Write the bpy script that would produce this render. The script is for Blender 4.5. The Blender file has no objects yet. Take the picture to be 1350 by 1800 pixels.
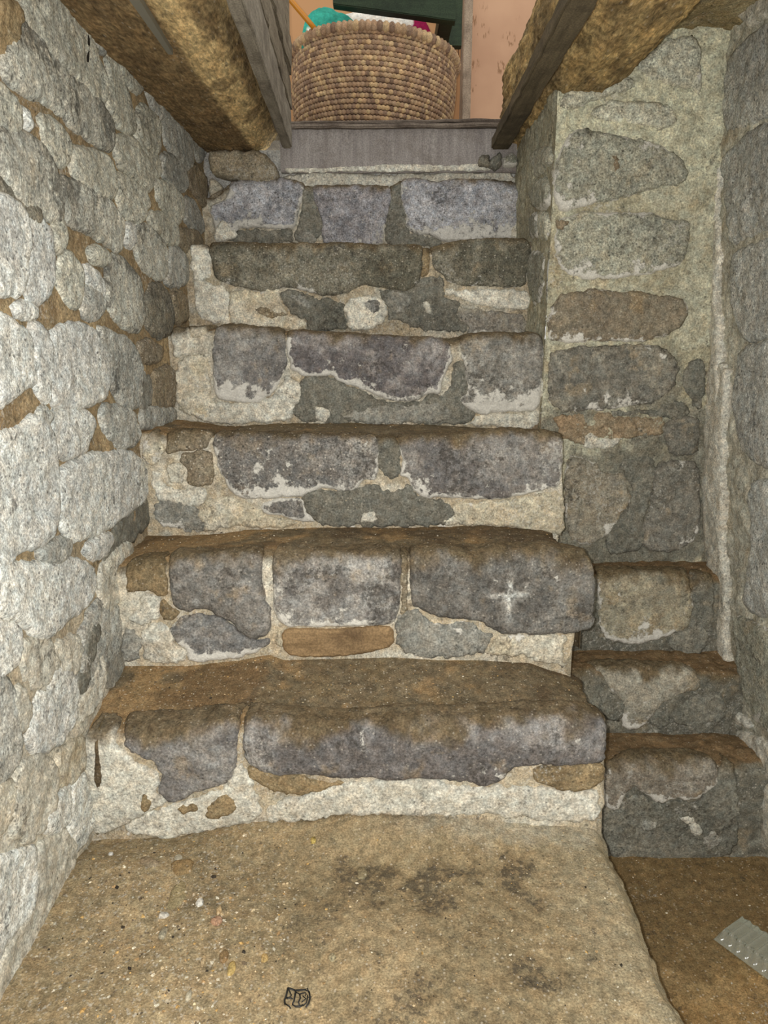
import bpy, bmesh, math, random
import numpy as np
from mathutils import Vector, Matrix
from mathutils.geometry import delaunay_2d_cdt

scn = bpy.context.scene
COL = scn.collection
# ------------------------------------------------------------------ camera, world, light, exposure
ZC = 1.267                                   # camera height above the cellar floor
TH = math.radians(13.83); CT, ST = math.cos(TH), math.sin(TH); FPX = 1300.0
cam_d = bpy.data.cameras.new('camera'); cam_d.sensor_fit = 'VERTICAL'
cam_d.sensor_height = 36; cam_d.sensor_width = 27; cam_d.lens = 26; cam_d.clip_start = 0.02
cam = bpy.data.objects.new('camera', cam_d); COL.objects.link(cam)
cam.location = (0, 0, ZC); cam.rotation_euler = (math.radians(90) - TH, 0, 0)
scn.camera = cam
w = bpy.data.worlds.new('world'); scn.world = w; w.use_nodes = True
bg = w.node_tree.nodes['Background']; bg.inputs[0].default_value = (1.0, 1.0, 1.0, 1); bg.inputs[1].default_value = 0.95
fl = bpy.data.lights.new('phone_flash', 'POINT'); fl.energy = 74; fl.shadow_soft_size = 0.006; fl.color = (1.0, 1.0, 0.985)
flo = bpy.data.objects.new('phone_flash', fl); COL.objects.link(flo); flo.location = (-0.026, 0.0, ZC + 0.012)
up = bpy.data.lights.new('upstairs_fill', 'POINT'); up.energy = 7; up.shadow_soft_size = 0.12; up.color = (1.0, 0.9, 0.78)  # unseen fill light added to brighten the room upstairs
upo = bpy.data.objects.new('upstairs_fill', up); COL.objects.link(upo); upo.location = (0.25, 2.35, ZC + 1.9)
scn.view_settings.view_transform = 'Standard'; scn.view_settings.look = 'None'
scn.view_settings.gamma = 1; scn.view_settings.use_curve_mapping = False
scn.view_settings.exposure = 0.12

# ------------------------------------------------------------------ numpy helpers
def lin(c):
    c = np.asarray(c, float) / 255.0
    return np.where(c <= 0.04045, c / 12.92, ((c + 0.055) / 1.055) ** 2.4)
def vnoise(p, seed):
    i = np.floor(p).astype(np.int64); f = p - i; f = f * f * f * (f * (f * 6 - 15) + 10)
    out = np.zeros(len(p))
    for dx in (0, 1):
        wx = f[:, 0] if dx else 1 - f[:, 0]
        for dy in (0, 1):
            wy = f[:, 1] if dy else 1 - f[:, 1]
            for dz in (0, 1):
                wz = f[:, 2] if dz else 1 - f[:, 2]
                h = ((i[:, 0] + dx) * 374761393 + (i[:, 1] + dy) * 668265263 + (i[:, 2] + dz) * 2147483647 + seed * 974711) & 0xFFFFFFFF
                h = ((h ^ (h >> 13)) * 1274126177) & 0xFFFFFFFF
                h = ((h ^ (h >> 16)) * 2246822519) & 0xFFFFFFFF
                out += wx * wy * wz * ((h ^ (h >> 15)) & 0xFFFF) / 65535.0
    return out * 2 - 1
def fbm(p, scale, octv=3, seed=0, gain=0.55):
    a, s, o, n = 1.0, scale, 0, 0
    for k in range(octv):
        o = o + a * vnoise(p * s + 17.3 * k, seed + k * 31); n += a; a *= gain; s *= 2.03
    return o / n
def ss(a, b, x):
    t = np.clip((x - a) / (b - a), 0, 1); return t * t * (3 - 2 * t)
def mix(a, b, t):
    return a + (b - a) * (t[:, None] if np.ndim(t) else t)
def ray(px, py):
    px = np.asarray(px, float); py = np.asarray(py, float); k = (900 - py) / FPX
    return (px - 675) / FPX, CT + k * ST, -ST + k * CT
def at(px, py, Y):                            # a point of the photograph at depth Y (relative to the camera height)
    x, y, z = ray(px, py); t = Y / y; return np.array([x * t, Y, z * t])

# ------------------------------------------------------------------ object helpers
def adopt(o, parent):                         # parts are modelled in world space; an Empty marks the base of its thing
    o.parent = parent
    if parent.type == 'EMPTY' and parent.name != 'wicker_basket': o.matrix_parent_inverse = Matrix.Translation(-Vector(parent.location))
def obj(name, verts, faces, mat, parent=None, cols=None, smooth=True, mask=None):
    me = bpy.data.meshes.new(name)
    v = np.asarray(verts, float)
    if isinstance(faces, np.ndarray):
        n = faces.shape[1]
        me.vertices.add(len(v)); me.vertices.foreach_set('co', v.ravel())
        me.loops.add(faces.size); me.loops.foreach_set('vertex_index', faces.ravel().astype(np.int32))
        me.polygons.add(len(faces)); me.polygons.foreach_set('loop_start', np.arange(0, faces.size, n, dtype=np.int32))
        me.update(calc_edges=True); me.validate()
    else:
        me.from_pydata([tuple(q) for q in v], [], [tuple(f) for f in faces])
    if cols is not None:
        a = me.color_attributes.new('Col', 'FLOAT_COLOR', 'POINT')
        a.data.foreach_set('color', np.hstack([np.clip(cols, 0, 1), np.ones((len(v), 1))]).ravel())
    if mask is not None:
        mk = np.zeros((len(v), 4)); mk[:len(mask), :3] = mask; mk[:, 3] = 1
        a = me.color_attributes.new('Mask', 'FLOAT_COLOR', 'POINT'); a.data.foreach_set('color', mk.ravel())
    if smooth:
        me.polygons.foreach_set('use_smooth', np.ones(len(me.polygons), bool))
    me.materials.append(mat)
    o = bpy.data.objects.new(name, me); COL.objects.link(o)
    if parent is not None: adopt(o, parent)
    return o
def tag(o, label, cat, group=None, kind=None):
    o['label'] = label; o['category'] = cat
    if group: o['group'] = group
    if kind: o['kind'] = kind
    return o
def empty(name, loc=(0, 0, 0)):
    o = bpy.data.objects.new(name, None); COL.objects.link(o); o.location = loc; o.empty_display_size = 0.05
    return o
def gridfaces(nu, nv):                        # verts index = i*nv + j
    i, j = np.meshgrid(np.arange(nu - 1), np.arange(nv - 1), indexing='ij'); a = (i * nv + j).ravel()
    return np.stack([a, a + nv, a + nv + 1, a + 1], 1)

# ------------------------------------------------------------------ materials
def new_mat(name):
    m = bpy.data.materials.new(name); m.use_nodes = True; nt = m.node_tree
    return m, nt, nt.nodes['Principled BSDF']
def node(nt, t, **kw):
    n = nt.nodes.new(t)
    for k, v in kw.items():
        if k in n.inputs.keys(): n.inputs[k].default_value = v
        else: setattr(n, k, v)
    return n
def maprange(nt, src, a, b, c, d):
    m = node(nt, 'ShaderNodeMapRange'); m.inputs[1].default_value = a; m.inputs[2].default_value = b
    m.inputs[3].default_value = c; m.inputs[4].default_value = d; nt.links.new(src, m.inputs[0]); return m.outputs[0]
def mulcol(nt, col, fac):
    m = node(nt, 'ShaderNodeVectorMath', operation='SCALE'); nt.links.new(col, m.inputs[0]); nt.links.new(fac, m.inputs[3]); return m.outputs[0]
def mixcol(nt, a, b, fac):
    m = node(nt, 'ShaderNodeMix', data_type='RGBA'); nt.links.new(fac, m.inputs[0])
    for s, i in ((a, 6), (b, 7)):
        if hasattr(s, 'links') or hasattr(s, 'is_output'): nt.links.new(s, m.inputs[i])
        else: m.inputs[i].default_value = (*s, 1)
    return m.outputs[2]
def math_(nt, op, a, b):
    m = node(nt, 'ShaderNodeMath', operation=op)
    for s, i in ((a, 0), (b, 1)):
        if hasattr(s, 'is_output'): nt.links.new(s, m.inputs[i])
        else: m.inputs[i].default_value = s
    return m.outputs[0]
def masonry(name, grain=(0.55, 1.45), speck=0.5, dark=0.5, bump=0.5, rough=0.93, fine=230.0, stretch=(1, 1, 1)):
    m, nt, b = new_mat(name); L = nt.links.new
    tc = node(nt, 'ShaderNodeTexCoord'); mp = node(nt, 'ShaderNodeMapping'); mp.inputs['Scale'].default_value = stretch
    L(tc.outputs['Object'], mp.inputs[0]); P = mp.outputs[0]
    at_ = node(nt, 'ShaderNodeAttribute', attribute_name='Col'); c = at_.outputs['Color']
    nf = node(nt, 'ShaderNodeTexNoise', Scale=fine, Detail=5.0, Roughness=0.7); L(P, nf.inputs['Vector'])
    nm = node(nt, 'ShaderNodeTexNoise', Scale=62.0, Detail=5.0, Roughness=0.65); L(P, nm.inputs['Vector'])
    c = mulcol(nt, c, maprange(nt, nf.outputs[0], 0.3, 0.7, *grain))
    c = mulcol(nt, c, maprange(nt, nm.outputs[0], 0.3, 0.7, 0.70, 1.30))
    nh = node(nt, 'ShaderNodeTexNoise', Scale=48.0, Detail=4.0, Roughness=0.6); L(P, nh.inputs['Vector'])
    ht = mixcol(nt, (1.05, 1.0, .93), (.965, 1.01, 1.02), maprange(nt, nh.outputs[0], 0.35, 0.65, 0, 1))
    hm = node(nt, 'ShaderNodeVectorMath', operation='MULTIPLY'); L(c, hm.inputs[0]); L(ht, hm.inputs[1]); c = hm.outputs[0]
    for sc, amt, rgb in ((150.0, speck, lin((225, 215, 195))), (120.0, dark, lin((38, 34, 30)))):
        vo = node(nt, 'ShaderNodeTexVoronoi', Scale=sc); L(P, vo.inputs['Vector'])
        sp = node(nt, 'ShaderNodeSeparateColor'); L(vo.outputs['Color'], sp.inputs[0])
        f = math_(nt, 'MULTIPLY', maprange(nt, vo.outputs['Distance'], 0.22, 0.36, 1, 0), maprange(nt, sp.outputs[0], 0.80, 0.90, 0, amt))
        c = mixcol(nt, c, tuple(rgb), f)
    ma = node(nt, 'ShaderNodeAttribute', attribute_name='Mask'); ms_ = node(nt, 'ShaderNodeSeparateColor'); L(ma.outputs['Color'], ms_.inputs[0])
    crust = None
    for i, (sc, amp, wd, op, rgb) in enumerate(((34.0, 2.6, .16, .88, (226, 221, 208)), (120.0, 2.4, .22, .50, (200, 196, 184)), (85.0, 2.4, .20, .60, (60, 56, 50)))):
        nn = node(nt, 'ShaderNodeTexNoise', Scale=sc, Detail=9.0, Roughness=0.68); L(P, nn.inputs['Vector'])
        drv = math_(nt, 'ADD', math_(nt, 'SUBTRACT', ms_.outputs[i], 1.0), math_(nt, 'MULTIPLY', math_(nt, 'SUBTRACT', nn.outputs[0], 0.5), amp))
        on = math_(nt, 'GREATER_THAN', ms_.outputs[i], 0.02)
        f = math_(nt, 'MULTIPLY', maprange(nt, drv, 0, wd, 0, op), on); c = mixcol(nt, c, tuple(lin(rgb)), f)
        if i == 0: crust = f
    c = mulcol(nt, c, maprange(nt, nf.outputs[0], 0.3, 0.7, 0.80, 1.20))
    L(c, b.inputs['Base Color'])
    nb = node(nt, 'ShaderNodeTexNoise', Scale=fine * 0.75, Detail=7.0, Roughness=0.7); L(P, nb.inputs['Vector'])
    bp = node(nt, 'ShaderNodeBump', Strength=bump, Distance=0.006); L(math_(nt, 'ADD', nb.outputs[0], math_(nt, 'MULTIPLY', crust, 0.35)), bp.inputs['Height'])
    L(bp.outputs[0], b.inputs['Normal'])
    b.inputs['Roughness'].default_value = rough; b.inputs['Specular IOR Level'].default_value = 0.15
    return m
M_STONE = masonry('weathered_stone', (0.46, 1.58), 0.55, 0.6, 0.9)
M_LIME = masonry('lime_mortar', (0.62, 1.38), 0.25, 0.45, 0.75)
M_DIRT = masonry('trodden_dirt', (0.62, 1.38), 0.35, 0.35, 0.55, fine=300.0)
M_LOG = masonry('rough_timber', (0.55, 1.45), 0.25, 0.45, 0.9, fine=160.0, stretch=(1, 0.3, 1))
def simple(name, rgb, rough=0.7, **kw):
    m, nt, b = new_mat(name); b.inputs['Base Color'].default_value = (*lin(rgb), 1); b.inputs['Roughness'].default_value = rough
    for k, v in kw.items(): b.inputs[k].default_value = v
    return m
def wood(name, c1, c2, c3, axis=0, rough=0.85, bump=0.4):
    m, nt, b = new_mat(name); L = nt.links.new
    tc = node(nt, 'ShaderNodeTexCoord'); mp = node(nt, 'ShaderNodeMapping')
    s = [60, 60, 60]; s[axis] = 5; mp.inputs['Scale'].default_value = s; L(tc.outputs['Object'], mp.inputs[0])
    n1 = node(nt, 'ShaderNodeTexNoise', Scale=1.0, Detail=8.0, Roughness=0.7); L(mp.outputs[0], n1.inputs['Vector'])
    n2 = node(nt, 'ShaderNodeTexNoise', Scale=9.0, Detail=6.0, Roughness=0.7); L(tc.outputs['Object'], n2.inputs['Vector'])
    n3 = node(nt, 'ShaderNodeTexNoise', Scale=260.0, Detail=4.0); L(tc.outputs['Object'], n3.inputs['Vector'])
    c = mixcol(nt, tuple(lin(c1)), tuple(lin(c2)), maprange(nt, n1.outputs[0], 0.36, 0.64, 0, 1))
    c = mixcol(nt, c, tuple(lin(c3)), maprange(nt, n2.outputs[0], 0.5, 0.68, 0, 0.8))
    c = mulcol(nt, c, maprange(nt, n3.outputs[0], 0.3, 0.7, 0.7, 1.3)); L(c, b.inputs['Base Color'])
    bp = node(nt, 'ShaderNodeBump', Strength=bump, Distance=0.004); L(n1.outputs[0], bp.inputs['Height']); L(bp.outputs[0], b.inputs['Normal'])
    b.inputs['Roughness'].default_value = rough; b.inputs['Specular IOR Level'].default_value = 0.2
    return m
M_GREYWOOD = wood('grey_weathered_board', (130, 123, 118), (156, 149, 142), (120, 111, 103), 2)
M_SILL = wood('worn_sill_board', (98, 86, 76), (140, 128, 114), (70, 60, 52), 0)
M_EDGE = wood('grey_board_edge', (120, 112, 98), (160, 152, 136), (100, 92, 80), 1)
M_OLDWOOD = wood('old_brown_timber', (108, 98, 82), (150, 140, 120), (80, 70, 57), 1)
M_DARKWOOD = wood('dark_stained_plank', (82, 73, 56), (112, 100, 78), (58, 51, 40), 1)
M_BRNWOOD = wood('brown_wood_wedge', (116, 94, 66), (148, 122, 88), (88, 70, 50), 0)

# ------------------------------------------------------------------ surfaces: plane coordinates (u, v) plus height h -> world
class Plane:
    def __init__(s, O, U, V, N): s.O, s.U, s.V, s.N = (np.array(q, float) for q in (O, U, V, N))
    def unproject(s, px, py, h):
        x, y, z = ray(px, py); D = np.stack([x, y, z], -1); O = s.O + s.N * h
        t = (O @ s.N) / (D @ s.N); P = D * t[..., None] - s.O
        return P @ s.U, P @ s.V
    def to3d(s, u, v, h):
        P = s.O + u[:, None] * s.U + v[:, None] * s.V + h[:, None] * s.N
        return P + np.array([0, 0, ZC])
    def dust(s, u, v): return np.zeros(len(u))
class Step:
    """riser at depth Y, a rounded nosing following a line, then the tread running back"""
    def __init__(s, Y, nose, r, Yback, back, base=None):
        s.Y, s.r, s.Yb = Y, r, Yback
        q = np.array([at(a, b, Y) for a, b in nose]); s.nx, s.nz = q[:, 0], q[:, 2]
        if back is None: s.bx, s.bz = s.nx, s.nz + 0.004
        else:
            q = np.array([at(a, b, Yback) for a, b in back]); s.bx, s.bz = q[:, 0], q[:, 2]
    def zt(s, u): return np.interp(u, s.nx, s.nz)
    def unproject(s, px, py, h):
        px = np.asarray(px, float); x, y, z = ray(px, py); t = (s.Y - h) / y
        u, v = x * t, z * t
        return u, np.where(v > s.zt(u) - 0.016, s.zt(u) + 0.055, v)
    def to3d(s, u, v, h):
        zt = s.zt(u); a = v - (zt - s.r); ang = np.clip(a / s.r, 0, math.pi / 2); over = np.maximum(a - s.r * math.pi / 2, 0)
        L = s.Yb - s.Y - s.r; slope = (np.interp(u, s.bx, s.bz) - zt) / L
        Y = np.where(a <= 0, s.Y, s.Y + s.r * (1 - np.cos(ang)) + over)
        Z = np.where(a <= 0, v, zt - s.r + s.r * np.sin(ang) + over * slope)
        return np.stack([u, Y - h * np.cos(ang), Z + h * np.sin(ang) + ZC], 1)
    def dust(s, u, v): return (v - (s.zt(u) - s.r)) / s.r

# ------------------------------------------------------------------ colours of the masonry (albedo, with far surfaces raised to offset flash falloff)
LIME = lin((210, 205, 190)); TAN = lin((160, 137, 102)); DUST = lin((106, 91, 67)); DARK = lin((58, 54, 48))
#        base, alt, dark cover, lime cover, lime rim, lime low, tan cover, H, R, outline wobble
ST_ = {
 'dk': ((126, 123, 116), (150, 147, 138), .32, .24, .34, .26, .02, .012, .014, .004),
 'dp': ((124, 120, 115), (150, 145, 138), .34, .28, .34, .24, .02, .012, .014, .004),
 'bl': ((156, 155, 158), (180, 179, 182), .24, .28, .46, .40, .00, .012, .014, .004),  # cool light of the upper area tinted into both top-step stones
 'bm': ((142, 139, 141), (156, 153, 155), .22, .14, .08, .14, .00, .010, .012, .004),
 'gm': ((110, 106, 92), (132, 127, 112), .36, .22, .12, .05, .05, .012, .014, .004),
 'ms': ((116, 113, 107), (160, 158, 151), .50, .42, .12, .10, .02, .012, .014, .004),
 'lw': ((222, 221, 213), (206, 205, 199), .08, .25, .0, .0, .0, .009, .016, .004),
 'lu': ((202, 199, 184), (184, 181, 167), .15, .22, .0, .0, .03, .009, .016, .004),
 'lg': ((186, 184, 175), (164, 163, 155), .18, .22, .0, .0, .02, .009, .016, .004),
 'ls': ((200, 197, 184), (180, 177, 165), .46, .22, .0, .0, .06, .009, .016, .004),
 'ld': ((142, 136, 121), (122, 117, 105), .34, .20, .0, .0, .05, .009, .016, .004),
 'lm': ((206, 201, 187), (192, 186, 171), .08, .25, .00, .0, .04, .006, .008, .007),
 'lt': ((198, 190, 172), (184, 173, 150), .10, .28, .10, .0, .12, .006, .008, .007),
 'cm': ((126, 123, 112), (112, 109, 99), .12, .14, .0, .0, .0, .0035, .006, .009),
 'cl': ((156, 153, 143), (134, 131, 121), .12, .28, .14, .0, .0, .0035, .006, .009),
 'tn': ((160, 140, 107), (142, 124, 95), .08, .10, .00, .0, .06, .005, .008, .007),
 'ts': ((152, 139, 116), (140, 128, 109), .16, .14, .0, .0, .08, .010, .013, .005),
 'rd': ((148, 128, 103), (136, 121, 99), .14, .12, .00, .0, .06, .004, .008, .008),
 'pr': ((168, 166, 149), (150, 148, 133), .18, .18, .26, .14, .02, .009, .014, .005),
 'pl': ((200, 197, 178), (182, 179, 161), .10, .22, .05, .05, .03, .008, .014, .005),
 'pd': ((122, 119, 108), (106, 104, 94), .18, .12, .0, .0, .0, .004, .008, .009),
 'rw': ((184, 183, 175), (164, 163, 156), .15, .24, .0, .0, .02, .009, .022, .005),
}
MASK = [None]
def colour(P, d, vr, st, seed, dust=None):
    b, a, kd, lc, lr, lb, tc = st[:7]
    n1 = fbm(P, 7, 3, seed); n2 = fbm(P, 30, 4, seed + 5); n3 = fbm(P, 95, 3, seed + 11)
    c = mix(lin(b)[None, :], lin(a)[None, :], ss(-.25, .25, n1 + .6 * n2))
    c = c * (1 + .34 * n3 + .22 * n2)[:, None]
    if tc:
        m = ss(.0, .25, fbm(P, 18, 4, seed + 23) + .3 * n3 - (.34 - .55 * tc)); c = mix(c, TAN[None, :], m * min(.7, .25 + tc))
    M = np.zeros((len(P), 3))
    if lr or lb: M[:, 0] = np.maximum(1 + lr * 2.5 * np.exp(-d / .009) + lb * 2.3 * ss(.45, 0, vr) + .6 * fbm(P, 14, 3, seed + 37) - .50, 0)
    if lc: M[:, 1] = np.maximum(1 + .5 * n1 - (.42 - .55 * lc), 0)
    if kd: M[:, 2] = np.maximum(1 + .5 * fbm(P, 12, 2, seed + 41) + .30 * ss(.5, 1, vr) * (kd > .2) - (.42 - .60 * kd), 0)
    if dust is not None:
        q = ss(.1, 1.3, dust + 1.5 * fbm(P, 22, 4, 77)); q[dust < -1.5] = 0
        c = mix(c, DUST[None, :] * (1 + .4 * n3 + .3 * n2)[:, None], q * .92); M = M * (1 - .6 * q)[:, None]
    MASK[0] = M
    return c

# ------------------------------------------------------------------ one stone / patch from a traced outline
def chaikin(p, it):
    for _ in range(it):
        q = np.roll(p, -1, 0); p = np.stack([p * .8 + q * .2, p * .2 + q * .8], 1).reshape(-1, 2)
    return p
def segdist(p, poly):
    a = poly; b = np.roll(poly, -1, 0); ab = b - a; L2 = (ab ** 2).sum(1) + 1e-12
    t = np.clip(((p[:, None] - a) * ab).sum(2) / L2, 0, 1)
    return np.sqrt(((p[:, None] - (a + t[..., None] * ab)) ** 2).sum(2).min(1))
def inside(p, poly):
    a = poly; b = np.roll(poly, -1, 0)
    c = (a[:, 1] > p[:, None, 1]) != (b[:, 1] > p[:, None, 1])
    xi = a[:, 0] + (p[:, None, 1] - a[:, 1]) * (b[:, 0] - a[:, 0]) / (b[:, 1] - a[:, 1] + 1e-15)
    return (c & (p[:, None, 0] < xi)).sum(1) % 2 == 1
SEED = [100]
def piece(parent, surf, px, style, name='stone', H=None, R=None, sp=0.0050, skirt=.02, tint=1.0, lift=0.0, wob=None, sm=1, mat=None, extra=None, grow=0.0):
    SEED[0] += 1; seed = SEED[0]; rng = np.random.default_rng(seed)
    st = ST_[style] if isinstance(style, str) else style
    gain_ = getattr(surf, 'gain', 1.0) if max(st[0]) < 172 else getattr(surf, 'limegain', 1.0)
    st = (tuple(min(238, q_ * gain_) for q_ in st[0]), tuple(min(238, q_ * gain_) for q_ in st[1])) + tuple(st[2:])
    H = st[7] if H is None else H; R = st[8] if R is None else R
    wob = st[9] if wob is None else wob
    if isinstance(surf, Step): H *= .72; R *= .8
    q = np.array(px, float); u, v = surf.unproject(q[:, 0], q[:, 1], H * .7 + lift)
    poly = chaikin(np.stack([u, v], 1), sm)
    ar = 0.5 * np.sum(poly[:, 0] * np.roll(poly[:, 1], -1) - np.roll(poly[:, 0], -1) * poly[:, 1])
    if ar < 0: poly = poly[::-1]
    e = np.linalg.norm(np.roll(poly, -1, 0) - poly, axis=1); s = np.concatenate([[0], np.cumsum(e)]); n = max(12, int(s[-1] / sp))
    cl = np.vstack([poly, poly[:1]]); tt = np.linspace(0, s[-1], n, endpoint=False)
    poly = np.stack([np.interp(tt, s, cl[:, 0]), np.interp(tt, s, cl[:, 1])], 1)
    tg = np.roll(poly, -1, 0) - np.roll(poly, 1, 0); tg /= np.linalg.norm(tg, axis=1)[:, None] + 1e-9
    nr = np.stack([tg[:, 1], -tg[:, 0]], 1)
    P3 = np.hstack([poly, np.full((n, 1), seed * 1.7)])
    poly = poly + nr * ((fbm(P3, 50, 4, seed, .7) * 1.5 + fbm(P3, 14, 2, seed + 3)) * wob + grow)[:, None]
    lo, hi = poly.min(0), poly.max(0)
    gx, gy = np.meshgrid(np.arange(lo[0], hi[0], sp), np.arange(lo[1], hi[1], sp * .87), indexing='ij')
    gx = gx + (np.arange(gx.shape[1]) % 2)[None, :] * sp * .5
    g = np.stack([gx.ravel(), gy.ravel()], 1) + rng.uniform(-.22, .22, (gx.size, 2)) * sp
    if len(g):
        g = g[inside(g, poly)]
        if len(g): g = g[segdist(g, poly) > sp * .55]
    pts = np.vstack([poly, g]) if len(g) else poly
    r = delaunay_2d_cdt([Vector(p) for p in pts], [], [list(range(n))], 1, 1e-7)
    pv = np.array([(p.x, p.y) for p in r[0]]); tri = np.array([f for f in r[2] if len(f) == 3], int)
    if len(tri) == 0: return None
    d = segdist(pv, poly); vr = (pv[:, 1] - lo[1]) / (hi[1] - lo[1] + 1e-9)
    t = np.clip(d / R, 0, 1); prof = np.sqrt(np.maximum(1 - (1 - t) ** 2, 0))
    z0 = np.zeros(len(pv)); B = surf.to3d(pv[:, 0], pv[:, 1], z0)
    rel = fbm(B, 9, 2, seed) * H * .55 + (fbm(B, 34, 4, seed + 2) * .006 + fbm(B, 110, 2, seed + 4) * .0022) * min(1, H / .008 + .3)
    h = .0025 + lift + H * prof + rel * (.25 + .75 * prof)
    V = surf.to3d(pv[:, 0], pv[:, 1], h)
    du = surf.dust(pv[:, 0], pv[:, 1]) if isinstance(surf, Step) else None
    C = colour(B, d, vr, st, seed % 1000, du) * tint
    MK = MASK[0]
    if extra: C = extra(C, B, pv)
    # border edges -> skirt into the wall
    E = np.sort(np.vstack([tri[:, [0, 1]], tri[:, [1, 2]], tri[:, [2, 0]]]), 1); D = np.vstack([tri[:, [0, 1]], tri[:, [1, 2]], tri[:, [2, 0]]])
    _, inv, cnt = np.unique(E, axis=0, return_inverse=True, return_counts=True)
    be = D[cnt[inv.ravel()] == 1]; bi = np.unique(be); remap = -np.ones(len(pv), int); remap[bi] = np.arange(len(bi)) + len(pv)
    SV = surf.to3d(pv[bi, 0], pv[bi, 1], np.full(len(bi), -skirt))
    sk = np.vstack([np.stack([be[:, 1], be[:, 0], remap[be[:, 0]]], 1), np.stack([be[:, 1], remap[be[:, 0]], remap[be[:, 1]]], 1)])
    V = np.vstack([V, SV]); C = np.vstack([C, C[bi] * .6]); MK = np.vstack([MK, MK[bi]]); F = np.vstack([tri, sk])
    # orient outwards
    a, b_, c_ = V[tri[:, 0]], V[tri[:, 1]], V[tri[:, 2]]
    N = np.cross(b_ - a, c_ - a).sum(0); up_ = (surf.to3d(pv[:1, 0], pv[:1, 1], np.array([.01])) - B[:1])[0]
    if N @ up_ < 0: F = F[:, ::-1]
    if mat is None: mat = M_STONE if style in ('dk', 'dp', 'bl', 'bm', 'gm', 'ms', 'lw', 'lu', 'lg', 'ls', 'ld', 'pr', 'rw', 'pl', 'ts') else M_LIME
    return obj(name, V, np.ascontiguousarray(F), mat, parent, C, mask=MK)
def fr(x0, y0, sc, pts): return [(x0 + a * sc, y0 + b * sc) for a, b in pts]

# ------------------------------------------------------------------ STAIRCASE
XL = -0.60
stair = empty('stone_staircase', (0, 1.9, 0))
tag(stair, 'narrow flight of worn dark stone steps patched with pale lime mortar', 'staircase')
NOSE = {
 1: [(60, 1296), (150, 1293), (300, 1288), (425, 1275), (600, 1286), (800, 1280), (950, 1270), (1066, 1272)],
 2: [(180, 1000), (225, 992), (290, 985), (400, 983), (465, 973), (490, 978), (600, 982), (700, 980), (850, 982), (960, 972), (1045, 984)],
 3: [(200, 758), (250, 760), (300, 764), (380, 767), (500, 769), (660, 774), (800, 771), (900, 764), (985, 767)],
 4: [(270, 586), (350, 579), (420, 577), (520, 588), (650, 597), (780, 602), (830, 595), (940, 592), (962, 597)],
 5: [(300, 434), (420, 431), (600, 433), (740, 437), (760, 440), (800, 430), (860, 424), (940, 424)],
 6: [(330, 350), (375, 345), (405, 323), (480, 316), (520, 322), (545, 332), (690, 330), (705, 320), (740, 318), (770, 324), (800, 319), (900, 322), (930, 335)]}
BASE = {
 1: [(60, 1500), (165, 1475), (300, 1470), (430, 1447), (600, 1430), (800, 1436), (950, 1450), (1065, 1462)],
 2: [(150, 1170), (235, 1166), (330, 1166), (420, 1156), (475, 1146), (500, 1156), (690, 1150), (760, 1156), (850, 1156), (930, 1162), (1000, 1186), (1030, 1200)],
 3: [(200, 938), (330, 940), (450, 930), (560, 925), (700, 925), (850, 922), (950, 930), (990, 945)],
 4: [(250, 735), (330, 738), (400, 748), (500, 745), (650, 743), (750, 745), (900, 755), (945, 755)],
 5: [(300, 572), (380, 573), (450, 578), (530, 587), (640, 586), (740, 590), (820, 592), (930, 590)]}
YS = {1: 1.278, 2: 1.499, 3: 1.749, 4: 2.032, 5: 2.261, 6: 2.515, 7: 2.575}
XR = {1: .430, 2: .408, 3: .430, 4: .440, 5: .446, 6: .452}
MORT = ((192, 184, 167), (172, 158, 134), .08, .30, .08, 0, .05)
SURF, CORE = {}, {}
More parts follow.
